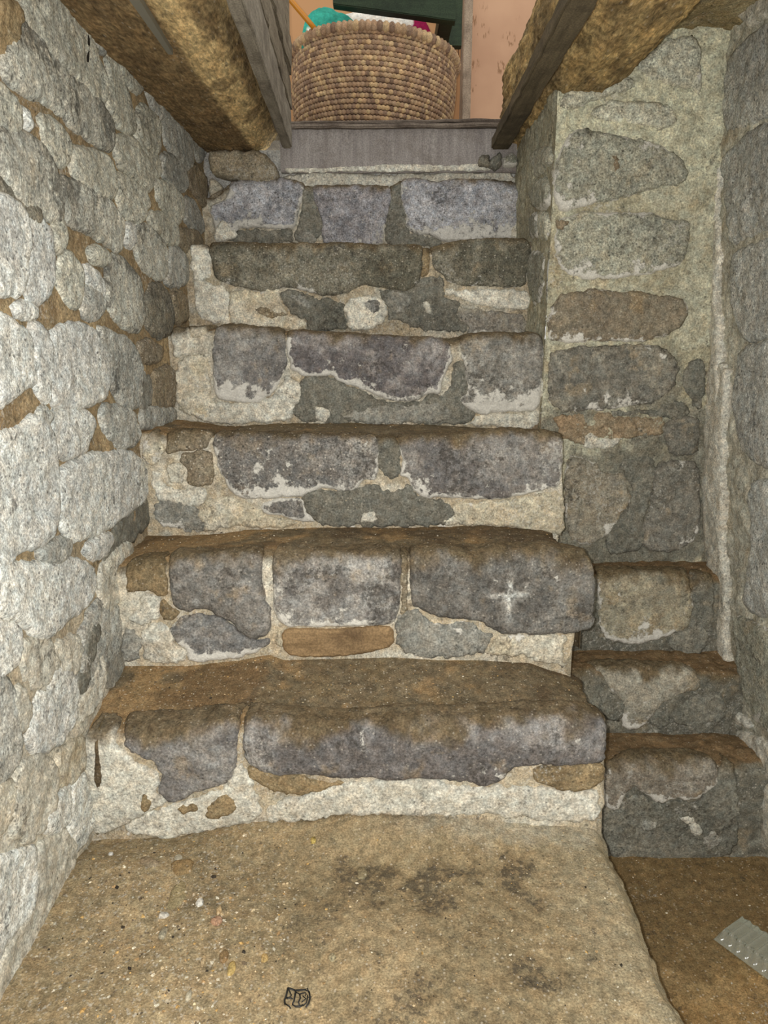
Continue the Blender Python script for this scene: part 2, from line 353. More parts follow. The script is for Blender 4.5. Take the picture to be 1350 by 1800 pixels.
for k in range(1, 7):
    S = Step(YS[k], NOSE[k], .030 if k < 3 else .022, YS[k + 1] + .01, BASE.get(k + 1) if k < 4 else None); SURF[k] = S; S.gain = {1: .93, 2: .93, 3: .96, 4: 1.0, 5: 1.0, 6: 1.03}[k]; S.limegain = {1: 1, 2: 1, 3: 1.03, 4: 1.06, 5: 1.10, 6: 1.12}[k]  # lime colour brightened with depth to offset the flash falloff
    zb = -1.267 if k == 1 else SURF[k - 1].nz.min() - .05
    sp = .0045; us = np.arange(XL, XR[k] + sp * .5, sp)
    tmax = S.r * math.pi / 2 + (YS[k + 1] + .03 - S.Y - S.r)
    tv = np.concatenate([np.linspace(0, 1, 56 if k > 1 else 90), 1 + np.linspace(0, 1, 70)[1:]]); nv = len(tv)
    U = np.repeat(us, nv); T = np.tile(tv, len(us)); zt = S.zt(U) - S.r
    Vv = np.where(T <= 1, zb + (zt - zb) * T, zt + (T - 1) * tmax)
    B = S.to3d(U, Vv, np.zeros(len(U)))
    h = fbm(B, 12, 3, 5) * .004 + fbm(B, 45, 3, 9) * .003
    V = S.to3d(U, Vv, h)
    edge = ss(XR[k] - .05, XR[k], U)
    V[:, 0] += edge * (fbm(B, 16, 4, 21) * .022 - .004)
    C = colour(B, np.full(len(B), .05), np.full(len(B), .5), MORT, 40 + k, S.dust(U, Vv)); MK = MASK[0]
    dd = S.dust(U, Vv) > 1.0
    pale = ss(.1, .35, fbm(B, 9, 4, 51) + .55 * ss(-.1, -.5, U)) * dd * .45
    C = mix(C, lin((176, 142, 98))[None, :], pale)
    if k < 4:
        dkm = ss(.05, .3, fbm(B, 7, 4, 61) + .25 * ss(-.2, .4, U)) * dd * .5; C = mix(C, lin((78, 62, 46))[None, :], dkm)
    F = [tuple(f) for f in gridfaces(len(us), nv)[:, ::1]]
    nb = len(V); last = (len(us) - 1) * nv
    V = np.vstack([V, [[XR[k], YS[k + 1] + .03, ZC + zb]]]); C = np.vstack([C, C[last]])
    F.append(tuple([nb] + [last + j for j in range(nv - 1, -1, -1)]))
    CORE[k] = obj('step', V, F, M_DIRT if k < 4 else M_LIME, stair, C, mask=MK)
    CORE[k]['label'] = 'worn stone step with dusty tread'
def SP(k, f, pts, style, **kw):
    if f is not None: pts = fr(*f, pts)
    nm = {'cm': 'cement_patch', 'cl': 'cement_patch', 'lm': 'lime_patch', 'lt': 'lime_patch', 'tn': 'mortar_patch', 'rd': 'mortar_patch'}.get(style, 'stone')
    return piece(CORE[k], SURF[k], pts, style, name=kw.pop('name', nm), **kw)
s6L, s6R = (340, 240, .25185), (640, 240, .25185)
s5L, s5R = (310, 420, .25185), (620, 420, .25185)
s4L, s4R = (280, 570, .26667), (620, 570, .26667)
s3L, s3R = (230, 730, .2963), (610, 730, .2963)
s2L, s2R = (200, 920, .3259), (620, 920, .3259)
s1L = (120, 1220, .3556)
# step 6
SP(6, s6L, [(260,330),(340,315),(440,325),(500,320),(560,305),(640,305),(720,320),(770,360),(770,400),(740,470),(735,540),(700,610),(690,640),(600,650),(470,640),(340,640),(290,680),(200,740),(160,740),(140,620),(110,520),(130,470),(250,420)], 'bl')
SP(6, s6L, [(180,600),(220,580),(250,650),(330,680),(240,720),(170,745),(150,680)], 'lm', lift=.010)
SP(6, s6L, [(340,660),(400,650),(470,650),(560,670),(690,640),(690,740),(430,745),(240,735),(290,700)], 'cm', lift=.004)
SP(6, s6L, [(760,400),(830,400),(850,500),(890,560),(900,650),(860,730),(800,740),(720,740),(700,660),(745,520)], 'cm', lift=.004)
SP(6, s6L, [(700,700),(790,660),(860,710),(850,745),(700,740)], 'cl', lift=.007)
SP(6, None, [(541,338),(564,330),(612,327),(680,327),(687,345),(684,370),(678,385),(676,410),(672,432),(568,432),(566,410),(566,390),(556,362)], 'bm', lift=.003)
SP(6, s6R, [(190,350),(250,350),(260,440),(280,520),(300,570),(280,630),(330,690),(440,690),(560,740),(480,765),(370,770),(150,760),(140,620),(160,540),(180,500)], 'cm', lift=.004)
SP(6, s6R, [(255,320),(300,305),(420,310),(500,335),(540,345),(580,320),(700,318),(850,318),(950,318),(1060,325),(1130,355),(1145,400),(1130,520),(1130,640),(1110,715),(980,720),(830,722),(600,740),(520,720),(440,680),(370,690),(280,630),(300,570),(270,500),(255,400)], 'bl')
SP(6, s6R, [(1020,640),(1080,590),(1130,610),(1120,700),(1060,720),(1020,700)], 'lm', lift=.010)
# step 5
SP(5, s5L, [(100,70),(200,75),(240,100),(245,270),(180,290),(110,270)], 'lm')
SP(5, None, [(362,434),(430,432),(520,432),(612,433),(700,435),(738,438),(745,450),(743,470),(735,500),(715,512),(690,510),(640,500),(600,520),(560,518),(530,508),(500,505),(470,515),(440,510),(410,502),(375,492),(370,450)], 'gm')
SP(5, s5R, [(540,110),(600,60),(700,35),(850,15),(1100,10),(1160,30),(1250,70),(1270,160),(1210,260),(1210,320),(1100,340),(900,325),(760,325),(660,300),(640,250),(560,200)], 'gm')
SP(5, s5R, [(490,80),(560,70),(540,200),(530,260),(470,270),(480,200)], 'tn')
SP(5, s5L, [(110,300),(200,290),(370,340),(360,480),(380,600),(300,600),(170,560),(120,470)], 'lm')
SP(5, s5L, [(380,340),(500,360),(560,380),(720,330),(720,460),(790,540),(900,560),(910,650),(700,620),(500,615),(370,600),(360,480)], 'lt')
SP(5, s5L, [(540,500),(600,470),(700,500),(780,510),(780,540),(700,555),(600,555)], 'ts', name='stone')
SP(5, s5L, [(730,370),(800,350),(950,400),(1100,420),(1170,440),(1160,520),(1230,600),(1200,650),(920,650),(910,560),(840,550),(780,500),(740,440)], 'pd', name='cement_patch', lift=.003)
SP(5, s5L, [(780,390),(870,400),(950,440),(940,500),(880,480)], 'cl', lift=.005)
SP(5, None, [(603,535),(622,522),(650,520),(680,530),(682,560),(655,580),(620,585),(608,570)], 'lm', lift=.005, H=.012)
SP(5, None, [(637,534),(652,526),(668,526),(670,548),(655,556)], 'ms', lift=.012)
SP(5, s5R, [(180,340),(400,340),(480,260),(640,260),(650,310),(620,420),(740,440),(720,520),(740,560),(810,590),(780,660),(620,650),(420,640),(300,570),(240,560),(250,480),(200,420)], 'cm')
SP(5, s5R, [(220,370),(330,360),(410,400),(360,510),(260,520)], 'cl', lift=.003)
SP(5, s5R, [(490,450),(530,430),(570,480),(550,530),(500,500)], 'lm', lift=.004)
SP(5, s5R, [(640,330),(760,350),(900,335),(1100,350),(1220,360),(1250,430),(1200,500),(1050,500),(880,480),(760,430),(740,400),(630,410)], 'lm', H=.009)
SP(5, s5R, [(720,460),(850,500),(1000,505),(1180,520),(1230,600),(1220,675),(1000,680),(790,670),(820,610),(740,540)], ((170,162,145),(140,134,124),.15,.35,0,.3,.1,.006,.01,.006), name='lime_patch')
SP(5, s5R, [(1240,180),(1280,120),(1290,250),(1270,380),(1220,330),(1210,240)], 'lt')
# step 4
SP(4, s4L, [(80,60),(150,60),(230,130),(230,190),(160,220),(100,210),(80,170)], 'lm', H=.012)
SP(4, s4L, [(170,20),(340,25),(355,60),(290,90),(200,80)], 'lt', H=.012, name='stone')
SP(4, s4L, [(110,220),(330,180),(340,350),(350,520),(330,640),(210,610),(130,580),(100,480),(110,350)], 'lt', H=.009)
SP(4, s4L, [(370,40),(500,30),(700,35),(820,60),(840,180),(840,290),(800,370),(760,430),(720,490),(640,520),(540,520),(440,500),(370,480),(350,350),(350,200),(360,90)], ((128,124,120),(150,146,140),.24,.20,.2,.45,.08,.013,.02,.004))
SP(4, s4L, [(330,520),(440,510),(560,520),(660,510),(740,470),(800,380),(830,330),(880,360),(940,420),(930,500),(890,560),(870,630),(650,660),(480,660),(330,645),(220,610)], 'lm', H=.009)
SP(4, None, [(504,590),(547,588),(600,591),(640,595),(700,598),(753,597),(777,603),(793,615),(796,629),(785,650),(777,670),(775,692),(753,690),(737,703),(716,707),(687,706),(665,698),(641,685),(611,677),(592,669),(584,658),(563,661),(533,661),(515,653),(504,623)], ((112,107,106),(140,134,130),.36,.24,.62,.10,.04,.013,.02,.004))
SP(4, None, [(530,668),(555,660),(584,660),(600,675),(640,690),(665,702),(690,710),(720,708),(740,705),(755,692),(775,695),(790,680),(797,650),(805,632),(816,640),(820,690),(808,705),(830,722),(835,740),(810,747),(760,745),(650,745),(560,745),(525,740),(515,725),(525,700)], 'cm')
SP(4, None, [(655,715),(730,708),(780,713),(800,735),(760,743),(620,744),(600,730)], 'cl', lift=.002)
SP(4, None, [(548,715),(575,715),(580,740),(555,745)], 'lm', lift=.002)
SP(4, s4R, [(700,140),(760,95),(900,85),(1100,85),(1240,90),(1260,150),(1270,280),(1250,400),(1250,520),(1200,570),(1000,580),(840,600),(740,550),(705,510),(720,470),(760,450),(745,340),(740,270),(700,190)], ((130,126,118),(150,146,138),.22,.28,.32,.40,.06,.013,.02,.004))
SP(4, s4R, [(820,600),(1000,585),(1250,560),(1250,600),(1190,680),(1100,715),(1040,690),(940,680),(700,665),(800,640)], 'lm')
SP(4, s4R, [(1270,140),(1330,140),(1340,170),(1300,260),(1290,380),(1270,500),(1240,480),(1250,400),(1270,280)], 'lm')
SP(4, s4R, [(1210,80),(1290,80),(1280,130),(1240,120)], 'rd')
SP(4, s4R, [(1250,540),(1290,560),(1280,700),(1170,700),(1240,620)], 'rd')
# step 3
SP(3, s3L, [(90,150),(130,130),(190,170),(190,260),(130,300),(60,240)], 'lt')
SP(3, s3L, [(220,120),(340,110),(470,115),(470,190),(400,210),(300,200),(260,220),(210,230)], 'ts')
SP(3, s3L, [(300,220),(470,210),(490,330),(490,410),(400,430),(330,400),(340,330),(280,270)], 'ts')
SP(3, s3L, [(200,300),(280,270),(330,340),(310,400),(230,400)], 'lt')
SP(3, s3L, [(120,330),(170,330),(190,420),(290,440),(400,430),(450,430),(420,540),(320,520),(200,500),(150,500),(120,420)], 'lm')
SP(3, s3L, [(160,510),(290,515),(400,570),(390,600),(450,650),(410,690),(320,690),(200,650),(140,600)], 'cl')
SP(3, s3L, [(400,580),(450,500),(560,490),(660,510),(760,560),(830,600),(930,620),(1010,640),(900,665),(680,655),(500,680),(420,690),(450,650)], 'lt')
SP(3, None, [(375,777),(396,766),(467,768),(526,773),(586,777),(654,776),(668,789),(665,816),(666,831),(660,846),(637,846),(622,863),(600,863),(565,857),(544,869),(529,875),(497,875),(452,878),(431,878),(408,869),(396,848),(381,819),(375,795)], 'dp')
SP(3, s3L, [(760,530),(900,495),(1010,490),(1050,560),(1100,630),(1030,640),(900,600),(800,590)], 'dp', H=.006)
SP(3, None, [(530,875),(560,862),(600,868),(635,850),(655,850),(672,860),(700,865),(725,852),(730,870),(745,876),(775,880),(798,890),(800,905),(780,918),(740,922),(680,925),(600,925),(565,925),(550,910),(535,895)], 'cm')
SP(3, s3R, [(190,120),(300,140),(320,290),(290,380),(220,370),(190,300)], 'cm')
SP(3, s3R, [(180,560),(80,590),(60,640),(150,655),(190,630)], 'lm', lift=.002)
SP(3, s3R, [(300,170),(450,160),(700,155),(860,130),(1000,115),(1200,120),(1270,140),(1285,200),(1275,330),(1260,430),(1150,450),(1050,480),(860,500),(690,495),(560,485),(470,500),(390,450),(360,380),(310,360),(330,280),(310,230)], ((116,112,109),(142,137,131),.32,.24,.30,.15,.04,.014,.02,.004), skirt=.05)
SP(3, s3R, [(640,530),(860,505),(1050,485),(1200,450),(1270,470),(1290,720),(1180,690),(1000,670),(800,665),(520,640),(640,600)], 'lt')
# step 2
SP(2, s2L, [(90,210),(170,180),(260,200),(290,310),(280,400),(200,360),(110,380),(60,380),(70,290)], 'tn')
SP(2, s2L, [(120,390),(200,365),(260,400),(250,510),(160,560),(80,540),(80,490),(160,460)], 'lm')
SP(2, s2L, [(250,400),(320,450),(370,470),(340,520),(250,530)], 'tn')
SP(2, s2L, [(140,570),(240,530),(310,560),(320,640),(390,700),(380,745),(170,750),(140,660)], 'lm', H=.009)
SP(2, s2L, [(280,210),(420,205),(560,205),(700,175),(790,170),(805,240),(810,400),(850,480),(840,600),(760,640),(680,600),(600,520),(500,470),(360,470),(310,440),(290,300)], ((130,125,118),(148,143,136),.20,.16,.05,.0,.10,.016,.03,.004))
SP(2, s2L, [(300,560),(360,500),(470,490),(600,520),(680,600),(760,640),(840,620),(840,660),(740,710),(600,735),(400,745),(390,700),(330,650),(300,600)], ((132,129,125),(150,147,142),.14,.16,.1,.60,.06,.012,.025,.004))
SP(2, s2L, [(50,560),(120,580),(150,700),(60,760),(40,650)], 'cl')
SP(2, None, [(477,992),(490,982),(520,978),(560,980),(620,978),(690,980),(706,985),(706,1020),(704,1060),(695,1088),(685,1098),(640,1103),(560,1104),(510,1103),(492,1095),(480,1075),(478,1030)], ((122,117,112),(160,156,150),.46,.40,.14,.20,.08,.015,.022,.003))
piece(CORE[2], SURF[2], [(495,1110),(520,1106),(600,1106),(660,1100),(692,1102),(693,1135),(650,1148),(580,1156),(510,1155),(495,1140)], 'ts', name='wooden_wedge', H=.006, lift=.003, mat=M_BRNWOOD, wob=.002)
SP(2, None, [(484,1108),(500,1113),(498,1138),(488,1132)], 'lt')
def cross(C, B, pv):
    x0, y0 = at(895, 1045, YS[2] - .01)[[0, 2]]
    dx, dz = B[:, 0] - x0, B[:, 2] - ZC - y0
    n = fbm(B, 60, 3, 4) * .25
    a = np.exp(-(dx + .05 * dz * 0) ** 2 / .0055 ** 2) * ss(.072, .02, np.abs(dz + .006)); b = np.exp(-(dz - .08 * dx) ** 2 / .0048 ** 2) * ss(.060, .015, np.abs(dx))
    c_ = np.exp(-(dx ** 2 + (dz + .012) ** 2) / .016 ** 2) * .6
    return mix(C, lin((214, 212, 204))[None, :], np.clip(np.maximum(np.maximum(a, b), c_) + n * (a + b), 0, 1) * .95)
SP(2, s2R, [(300,200),(330,160),(400,160),(600,180),(850,190),(1050,165),(1200,165),(1260,200),(1305,250),(1310,400),(1300,470),(1310,540),(1270,580),(1180,600),(900,605),(780,600),(690,530),(500,520),(380,480),(310,440),(300,320)], ((112,108,102),(132,128,121),.28,.16,.10,.0,.03,.016,.022,.004), skirt=.22, extra=cross, sp=.005)
SP(2, s2R, [(220,580),(260,480),(330,460),(420,530),(520,545),(640,520),(700,560),(770,600),(740,660),(700,710),(550,715),(360,710),(270,690),(230,630)], 'cl')
SP(2, s2R, [(780,605),(950,600),(1170,605),(1130,680),(1150,790),(1060,760),(900,720),(700,710),(750,650)], 'lt')
SP(2, s2R, [(262,190),(298,190),(295,480),(255,490)], 'ts', H=.006, name='mortar_patch')
# step 1
SP(1, s1L, [(80,220),(200,220),(240,260),(330,340),(450,400),(430,480),(500,540),(380,600),(300,640),(200,690),(120,690),(80,600),(90,400)], 'lm')
SP(1, s1L, [(270,650),(380,600),(500,560),(640,510),(760,470),(850,340),(890,380),(910,460),(960,540),(930,640),(780,660),(650,695),(500,705),(300,695)], 'lm', lift=.001)
SP(1, s1L, [(530,560),(630,540),(640,580),(560,605)], 'tn', lift=.006)
SP(1, s1L, [(680,580),(760,500),(830,540),(810,600),(700,620)], 'tn', lift=.006)
SP(1, s1L, [(360,480),(400,500),(410,560),(370,580)], 'tn', lift=.005)
SP(1, s1L, [(240,200),(400,195),(600,180),(720,160),(850,160),(850,200),(840,320),(810,430),(740,460),(640,500),(500,545),(430,490),(450,420),(440,340),(330,300),(260,250)], ((128,124,121),(148,144,139),.20,.18,.10,.10,.10,.012,.02,.006))
SP(1, None, [(433,1341),(461,1358),(504,1362),(560,1370),(600,1372),(600,1382),(560,1392),(520,1400),(470,1388),(440,1370)], 'tn')
SP(1, None, [(425,1285),(440,1270),(520,1278),(600,1275),(700,1270),(800,1262),(900,1255),(1000,1250),(1060,1260),(1068,1300),(1066,1345),(1040,1345),(1000,1350),(940,1345),(900,1355),(880,1380),(850,1388),(830,1380),(790,1375),(740,1368),(690,1375),(640,1370),(590,1370),(540,1362),(490,1368),(450,1358),(430,1340)], ((116,111,108),(150,146,142),.42,.32,.06,.0,.08,.016,.024,.004), skirt=.06)
SP(1, None, [(940,1352),(1000,1345),(1065,1345),(1060,1375),(1020,1393),(980,1385),(940,1375)], 'tn', lift=.004)
SP(1, None, [(470,1415),(540,1400),(590,1380),(680,1372),(760,1372),(830,1385),(880,1385),(940,1382),(1000,1392),(1055,1390),(1055,1450),(1000,1446),(900,1438),(760,1433),(600,1433),(500,1447),(465,1452)], 'lm', H=.009)
SP(1, s1L, [(128,250),(147,250),(155,320),(163,420),(150,470),(133,420),(136,330)], ((104,90,70),(92,80,62),.1,0,0,0,0,.002,.004,.002), lift=.006, sp=.004, name='mortar_patch')  # dark crack in the lime, drawn as a thin raised strip

# ------------------------------------------------------------------ ledge behind the top step, wall under the beams
led = Plane((0, 2.575, 0), (1, 0, 0), (0, 0, 1), (0, -1, 0))
def base(surf, u0, u1, v0, v1, sp, st, seed, name, mat, parent=None, amp=1.0, post=None, cfun=None):
    us, vs = np.arange(u0, u1 + sp * .5, sp), np.arange(v0, v1 + sp * .5, sp)
    U, V_ = np.repeat(us, len(vs)), np.tile(vs, len(us))
    B = surf.to3d(U, V_, np.zeros(len(U)))
    h = (fbm(B, 8, 3, seed) * .009 + fbm(B, 34, 4, seed + 3) * .008) * amp
    if post is not None: h = h + post(U, V_, B)
    V = surf.to3d(U, V_, h); C = colour(B, np.full(len(B), .05), np.full(len(B), .5), st, seed)
    MK = MASK[0]
    if cfun: C = cfun(C, B, U, V_)
    F = gridfaces(len(us), len(vs))
    a, b_, d_ = V[F[0, 0]], V[F[0, 1]], V[F[0, 3]]
    if np.cross(b_ - a, d_ - a) @ surf.N < 0: F = np.ascontiguousarray(F[:, ::-1])
    return obj(name, V, F, mat, parent, C, mask=MK)
top = base(led, -.62, .47, .30, .56, .006, ((190, 188, 182), (168, 164, 158), .08, .4, 0, 0, .05), 70, 'top_ledge', M_LIME, stair, .5)
blk = Plane((0, 2.535, 0), (1, 0, 0), (0, 0, 1), (0, -1, 0))
piece(top, blk, fr(*s6L, [(90,100),(150,85),(300,85),(490,90),(560,190),(580,230),(590,290),(530,310),(450,330),(380,305),(290,290),(200,280),(110,240)]), ((178,164,136),(160,148,126),.08,.3,.1,.0,.12,.03,.03,.005), lift=.01, skirt=.05, mat=M_STONE)
piece(top, blk, fr(*s6L, [(110,290),(180,310),(190,370),(140,410),(110,410)]), 'lt', H=.01, skirt=.05)
piece(top, blk, fr(*s6L, [(130,470),(110,420),(180,380),(250,330),(300,320),(260,430)]), 'ts', H=.01, skirt=.05)
for pts, stl in (([(880,140),(960,120),(980,180),(930,215),(860,215)], 'pd'), ([(970,130),(1050,120),(1080,180),(1020,215),(970,195)], 'pr'), ([(800,130),(880,110),(880,215),(790,215)], 'ld')):
    piece(top, blk, fr(*s6R, pts), stl, H=.014, skirt=.05)

# ------------------------------------------------------------------ LEFT WALL
LW = Plane((-.578, 0, 0), (0, 1, 0), (0, 0, 1), (1, 0, 0))
def lw_col(C, B, U, V):
    m = ss(-.30, -.75, V + .25 * fbm(B, 6, 3, 3)); return mix(C, C * .22 + LIME[None, :] * .78, m * .95)
wl = base(LW, .40, 2.72, -1.267, .64, .0062, ((168, 147, 114), (148, 128, 98), .08, .22, 0, 0, .08), 80, 'wall_left', M_LIME, None, .8, cfun=lw_col)
tag(wl, 'left wall of pale rounded rubble stones bedded in tan mortar', 'wall', kind='structure')
z2, z3, z4, z8 = (0, 0, 1/3.), (0, 500, 1/3.), (0, 1000, 400/900.), (0, 1080, 260/1170.)
def W(f, pts, style='lu', **kw):
    nm = {'lm': 'lime_patch', 'lt': 'lime_patch', 'tn': 'mortar_patch', 'cm': 'cement_patch', 'cl': 'cement_patch'}.get(style, 'stone')
    return piece(wl, LW, fr(*f, pts) if f else pts, style, name=nm, sp=kw.pop('sp', .0065), grow=kw.pop('grow', .0095), **kw)
for pts, stl in [
 ([(140,-30),(330,-30),(400,70),(470,160),(500,260),(550,380),(555,520),(530,560),(450,450),(330,340),(200,190),(120,80)], 'lu'),
 ([(100,90),(200,190),(330,340),(450,450),(560,580),(600,680),(590,790),(540,760),(420,680),(300,560),(190,510),(80,440),(30,380),(20,310),(70,210)], 'ls'),
 ([(0,450),(60,500),(105,560),(105,650),(80,690),(-40,640),(-40,430)], 'lu'),
 ([(-30,690),(100,700),(200,760),(280,850),(320,960),(335,1100),(310,1170),(250,1140),(130,1060),(40,960),(-30,860)], 'ls'),
 ([(-30,900),(40,985),(130,1080),(220,1130),(200,1150),(100,1110),(20,1030),(-30,980)], 'ld'),
 ([(200,590),(300,650),(370,720),(375,810),(350,870),(290,850),(240,760)], 'lu'),
 ([(380,790),(480,800),(590,850),(610,960),(605,1030),(530,1030),(440,980),(380,900)], 'lu'),
 ([(330,940),(400,960),(540,1030),(620,1110),(660,1180),(655,1290),(630,1320),(540,1260),(420,1190),(340,1150)], 'ls'),
 ([(-40,1030),(80,1060),(130,1130),(150,1250),(140,1420),(115,1560),(-40,1530)], 'lw'),
 ([(155,1150),(210,1150),(270,1230),(285,1400),(270,1540),(200,1600),(130,1570),(150,1400)], 'lw'),
 ([(340,1330),(400,1360),(440,1430),(430,1560),(400,1620),(340,1560),(300,1470)], 'lu'),
 ([(470,1320),(530,1310),(575,1350),(560,1390),(500,1380)], 'lu'),
 ([(455,1410),(510,1430),(550,1500),(545,1560),(470,1490)], 'lw'),
 ([(440,1500),(540,1560),(555,1620),(490,1700),(430,1640)], 'lg'),
 ([(590,1350),(660,1380),(740,1480),(760,1600),(750,1740),(680,1730),(590,1640),(560,1530)], 'ls'),
 ([(730,1180),(800,1210),(870,1290),(885,1440),(850,1470),(770,1420),(720,1330),(715,1240)], 'ls'),
 ([(620,920),(700,950),(770,1010),(780,1080),(750,1170),(680,1150),(640,1090)], 'lu'),
 ([(610,740),(690,720),(750,800),(800,890),(800,1000),(740,960),(640,870),(605,800)], 'lu'),
 ([(570,310),(620,330),(660,420),(700,560),(715,680),(690,690),(610,630),(570,560),(575,440)], 'lu'),
 ([(490,60),(560,90),(640,160),(730,290),(755,430),(740,480),(690,460),(640,380),(560,250),(500,130)], 'lu'),
 ([(330,-60),(420,-40),(480,40),(470,130),(400,60)], 'lu'),
 ([(500,200),(560,200),(580,260),(540,270)], 'lg'),
 ([(760,300),(830,400),(900,510),(960,600),(930,640),(850,620),(790,540),(770,430)], 'lg'),
 ([(740,550),(820,600),(845,680),(845,800),(780,780),(720,680)], 'lu'),
 ([(850,640),(960,610),(1010,720),(1020,850),(980,900),(880,760)], 'lg'),
 ([(720,700),(770,790),(840,820),(850,930),(800,880),(740,790)], 'lu'),
 ([(860,810),(930,830),(980,900),(990,990),(940,1000),(870,940),(850,880)], 'lg'),
 ([(820,950),(900,970),(960,1040),(970,1130),(940,1190),(900,1140),(830,1060)], 'lu'),
 ([(780,1130),(860,1120),(930,1170),(945,1290),(890,1280),(800,1190)], 'lu'),
 ([(980,1040),(1030,1070),(1070,1160),(1080,1230),(1000,1190),(965,1120)], 'lg'),
 ([(1000,880),(1050,880),(1090,960),(1085,1090),(1040,1040),(1000,960)], 'ts'),
 ([(900,1310),(960,1320),(1000,1400),(990,1480),(940,1510),(880,1490),(895,1400)], 'lg'),
 ([(780,1520),(850,1500),(890,1550),(920,1680),(890,1760),(830,1780),(770,1700)], 'ld'),
 ([(905,1530),(980,1560),(1000,1690),(930,1700)], 'ts'),
 ([(1000,620),(1050,640),(1100,720),(1090,800),(1060,860),(1010,760)], 'lg'),
 ([(960,1210),(1060,1230),(1070,1290),(1000,1330),(950,1290)], 'ts'),
 ([(80,1620),(170,1610),(205,1650),(150,1680),(100,1660)], 'lw'),
 ([(120,570),(160,630),(165,680),(140,660)], 'lw'),
 ([(290,1190),(330,1160),(350,1240),(320,1330),(290,1290)], 'lu'),
 ([(670,1190),(710,1190),(715,1260),(690,1310),(660,1270)], 'lw'),
 ]: W(z2, pts, stl)
for pts, stl in [
 ([(-30,160),(70,200),(150,260),(200,400),(190,500),(100,560),(-30,650)], 'lw'),
 ([(170,220),(230,230),(275,320),(265,450),(250,620),(200,560),(190,400)], 'lw'),
 ([(290,260),(370,220),(480,230),(560,330),(580,440),(570,590),(500,620),(400,640),(290,640),(260,560),(270,350)], 'lw'),
 ([(500,230),(600,260),(690,300),(740,400),(750,540),(730,640),(650,640),(600,540),(580,420)], 'lg'),
 ([(-30,810),(100,780),(190,700),(260,760),(295,900),(310,1050),(300,1250),(250,1360),(110,1400),(40,1490),(-30,1490)], 'lw'),
 ([(270,670),(380,660),(470,700),(500,730),(470,800),(460,880),(310,910),(290,780)], 'lw'),
 ([(540,640),(640,650),(700,680),(735,760),(720,840),(640,860),(560,780)], 'lg'),
 ([(190,660),(250,650),(270,700),(250,740),(210,720)], 'lg'),
 ([(330,980),(450,920),(600,890),(680,880),(750,940),(790,1020),(780,1130),(700,1180),(600,1260),(500,1310),(380,1350),(320,1250),(315,1080)], 'lw'),
 ([(220,1400),(330,1350),(380,1350),(370,1440),(280,1470),(220,1440)], 'lg'),
 ([(450,1400),(540,1320),(600,1330),(580,1420),(480,1440)], 'lw'),
 ([(600,1290),(700,1190),(780,1140),(790,1230),(700,1330),(640,1390),(570,1480),(550,1430)], 'cm'),
 ([(540,1480),(600,1400),(700,1370),(690,1520),(640,1660),(560,1730),(520,1620),(530,1540)], 'lm'),
 ([(730,330),(790,300),(860,340),(850,400),(770,400)], 'ts'),
 ([(810,470),(910,430),(930,640),(810,650)], 'ts'),
 ([(760,660),(900,650),(940,700),(820,760),(750,740)], 'lg'),
 ([(750,460),(800,520),(800,600),(760,660),(735,640)], 'cl'),
 ([(-30,1500),(60,1480),(200,1490),(370,1450),(480,1490),(515,1550),(490,1640),(430,1720),(330,1790),(240,1860),(150,1800),(-30,1700)], 'lw'),
 ]: W(z3, pts, stl)
for pts, stl in [
 ([(-30,210),(70,250),(80,330),(30,400),(-30,400)], 'lw'),
 ([(90,300),(190,290),(230,360),(200,440),(140,480),(110,400)], 'lm'),
 ([(215,300),(300,270),(330,330),(300,400),(220,400)], 'lm'),
 ([(220,410),(300,415),(310,500),(290,600),(240,680),(150,720),(110,640),(150,520)], 'lw'),
 ([(-30,420),(50,470),(70,600),(80,720),(30,820),(-30,830)], 'lg'),
 ([(60,470),(110,520),(120,620),(80,640)], 'lm'),
 ([(60,800),(150,740),(220,780),(230,880),(180,1000),(100,1060),(40,1020)], 'lm'),
 ([(-30,1180),(80,1130),(140,1110),(150,1200),(130,1330),(40,1450),(-30,1560)], 'lw'),
 ([(330,230),(410,110),(480,180),(480,300),(400,400),(330,530),(305,430),(330,330)], 'lg'),
 ([(355,270),(390,230),(370,330),(320,480),(310,440)], 'cm'),
 ([(400,340),(410,400),(400,500),(330,590),(300,570),(360,450)], 'lm'),
 ([(420,330),(480,310),(490,400),(410,480)], 'cl'),
 ([(230,740),(330,660),(330,780),(300,840),(240,840)], 'lt'),
 ([(290,850),(340,820),(370,990),(340,1070),(290,1120),(280,980)], 'lw'),
 ([(150,1130),(230,1050),(290,1080),(280,1200),(200,1400),(130,1550),(0,1730),(-40,1740),(10,1560),(140,1330)], 'lm'),
 ([(180,1010),(240,900),(280,860),(280,980),(220,1040)], 'lw'),
 ([(-20,880),(40,850),(60,900),(30,1000),(-20,1040)], 'lt'),
 ]: W(z4, pts, stl, H=.006, grow=.012)
W(z2, [(-30,-20),(100,20),(92,150),(50,290),(0,240),(-30,180)], 'tn', H=.012)
W(None, [(154, 58), (156, 58), (156.5, 90), (155, 112), (153.5, 108)], ((50, 44, 38), (40, 36, 30), 0, 0, 0, 0, 0, .002, .004, .001), lift=.008, sp=.004, grow=0, wob=.0005)  # thin black crack, laid on the wall as a dark strip

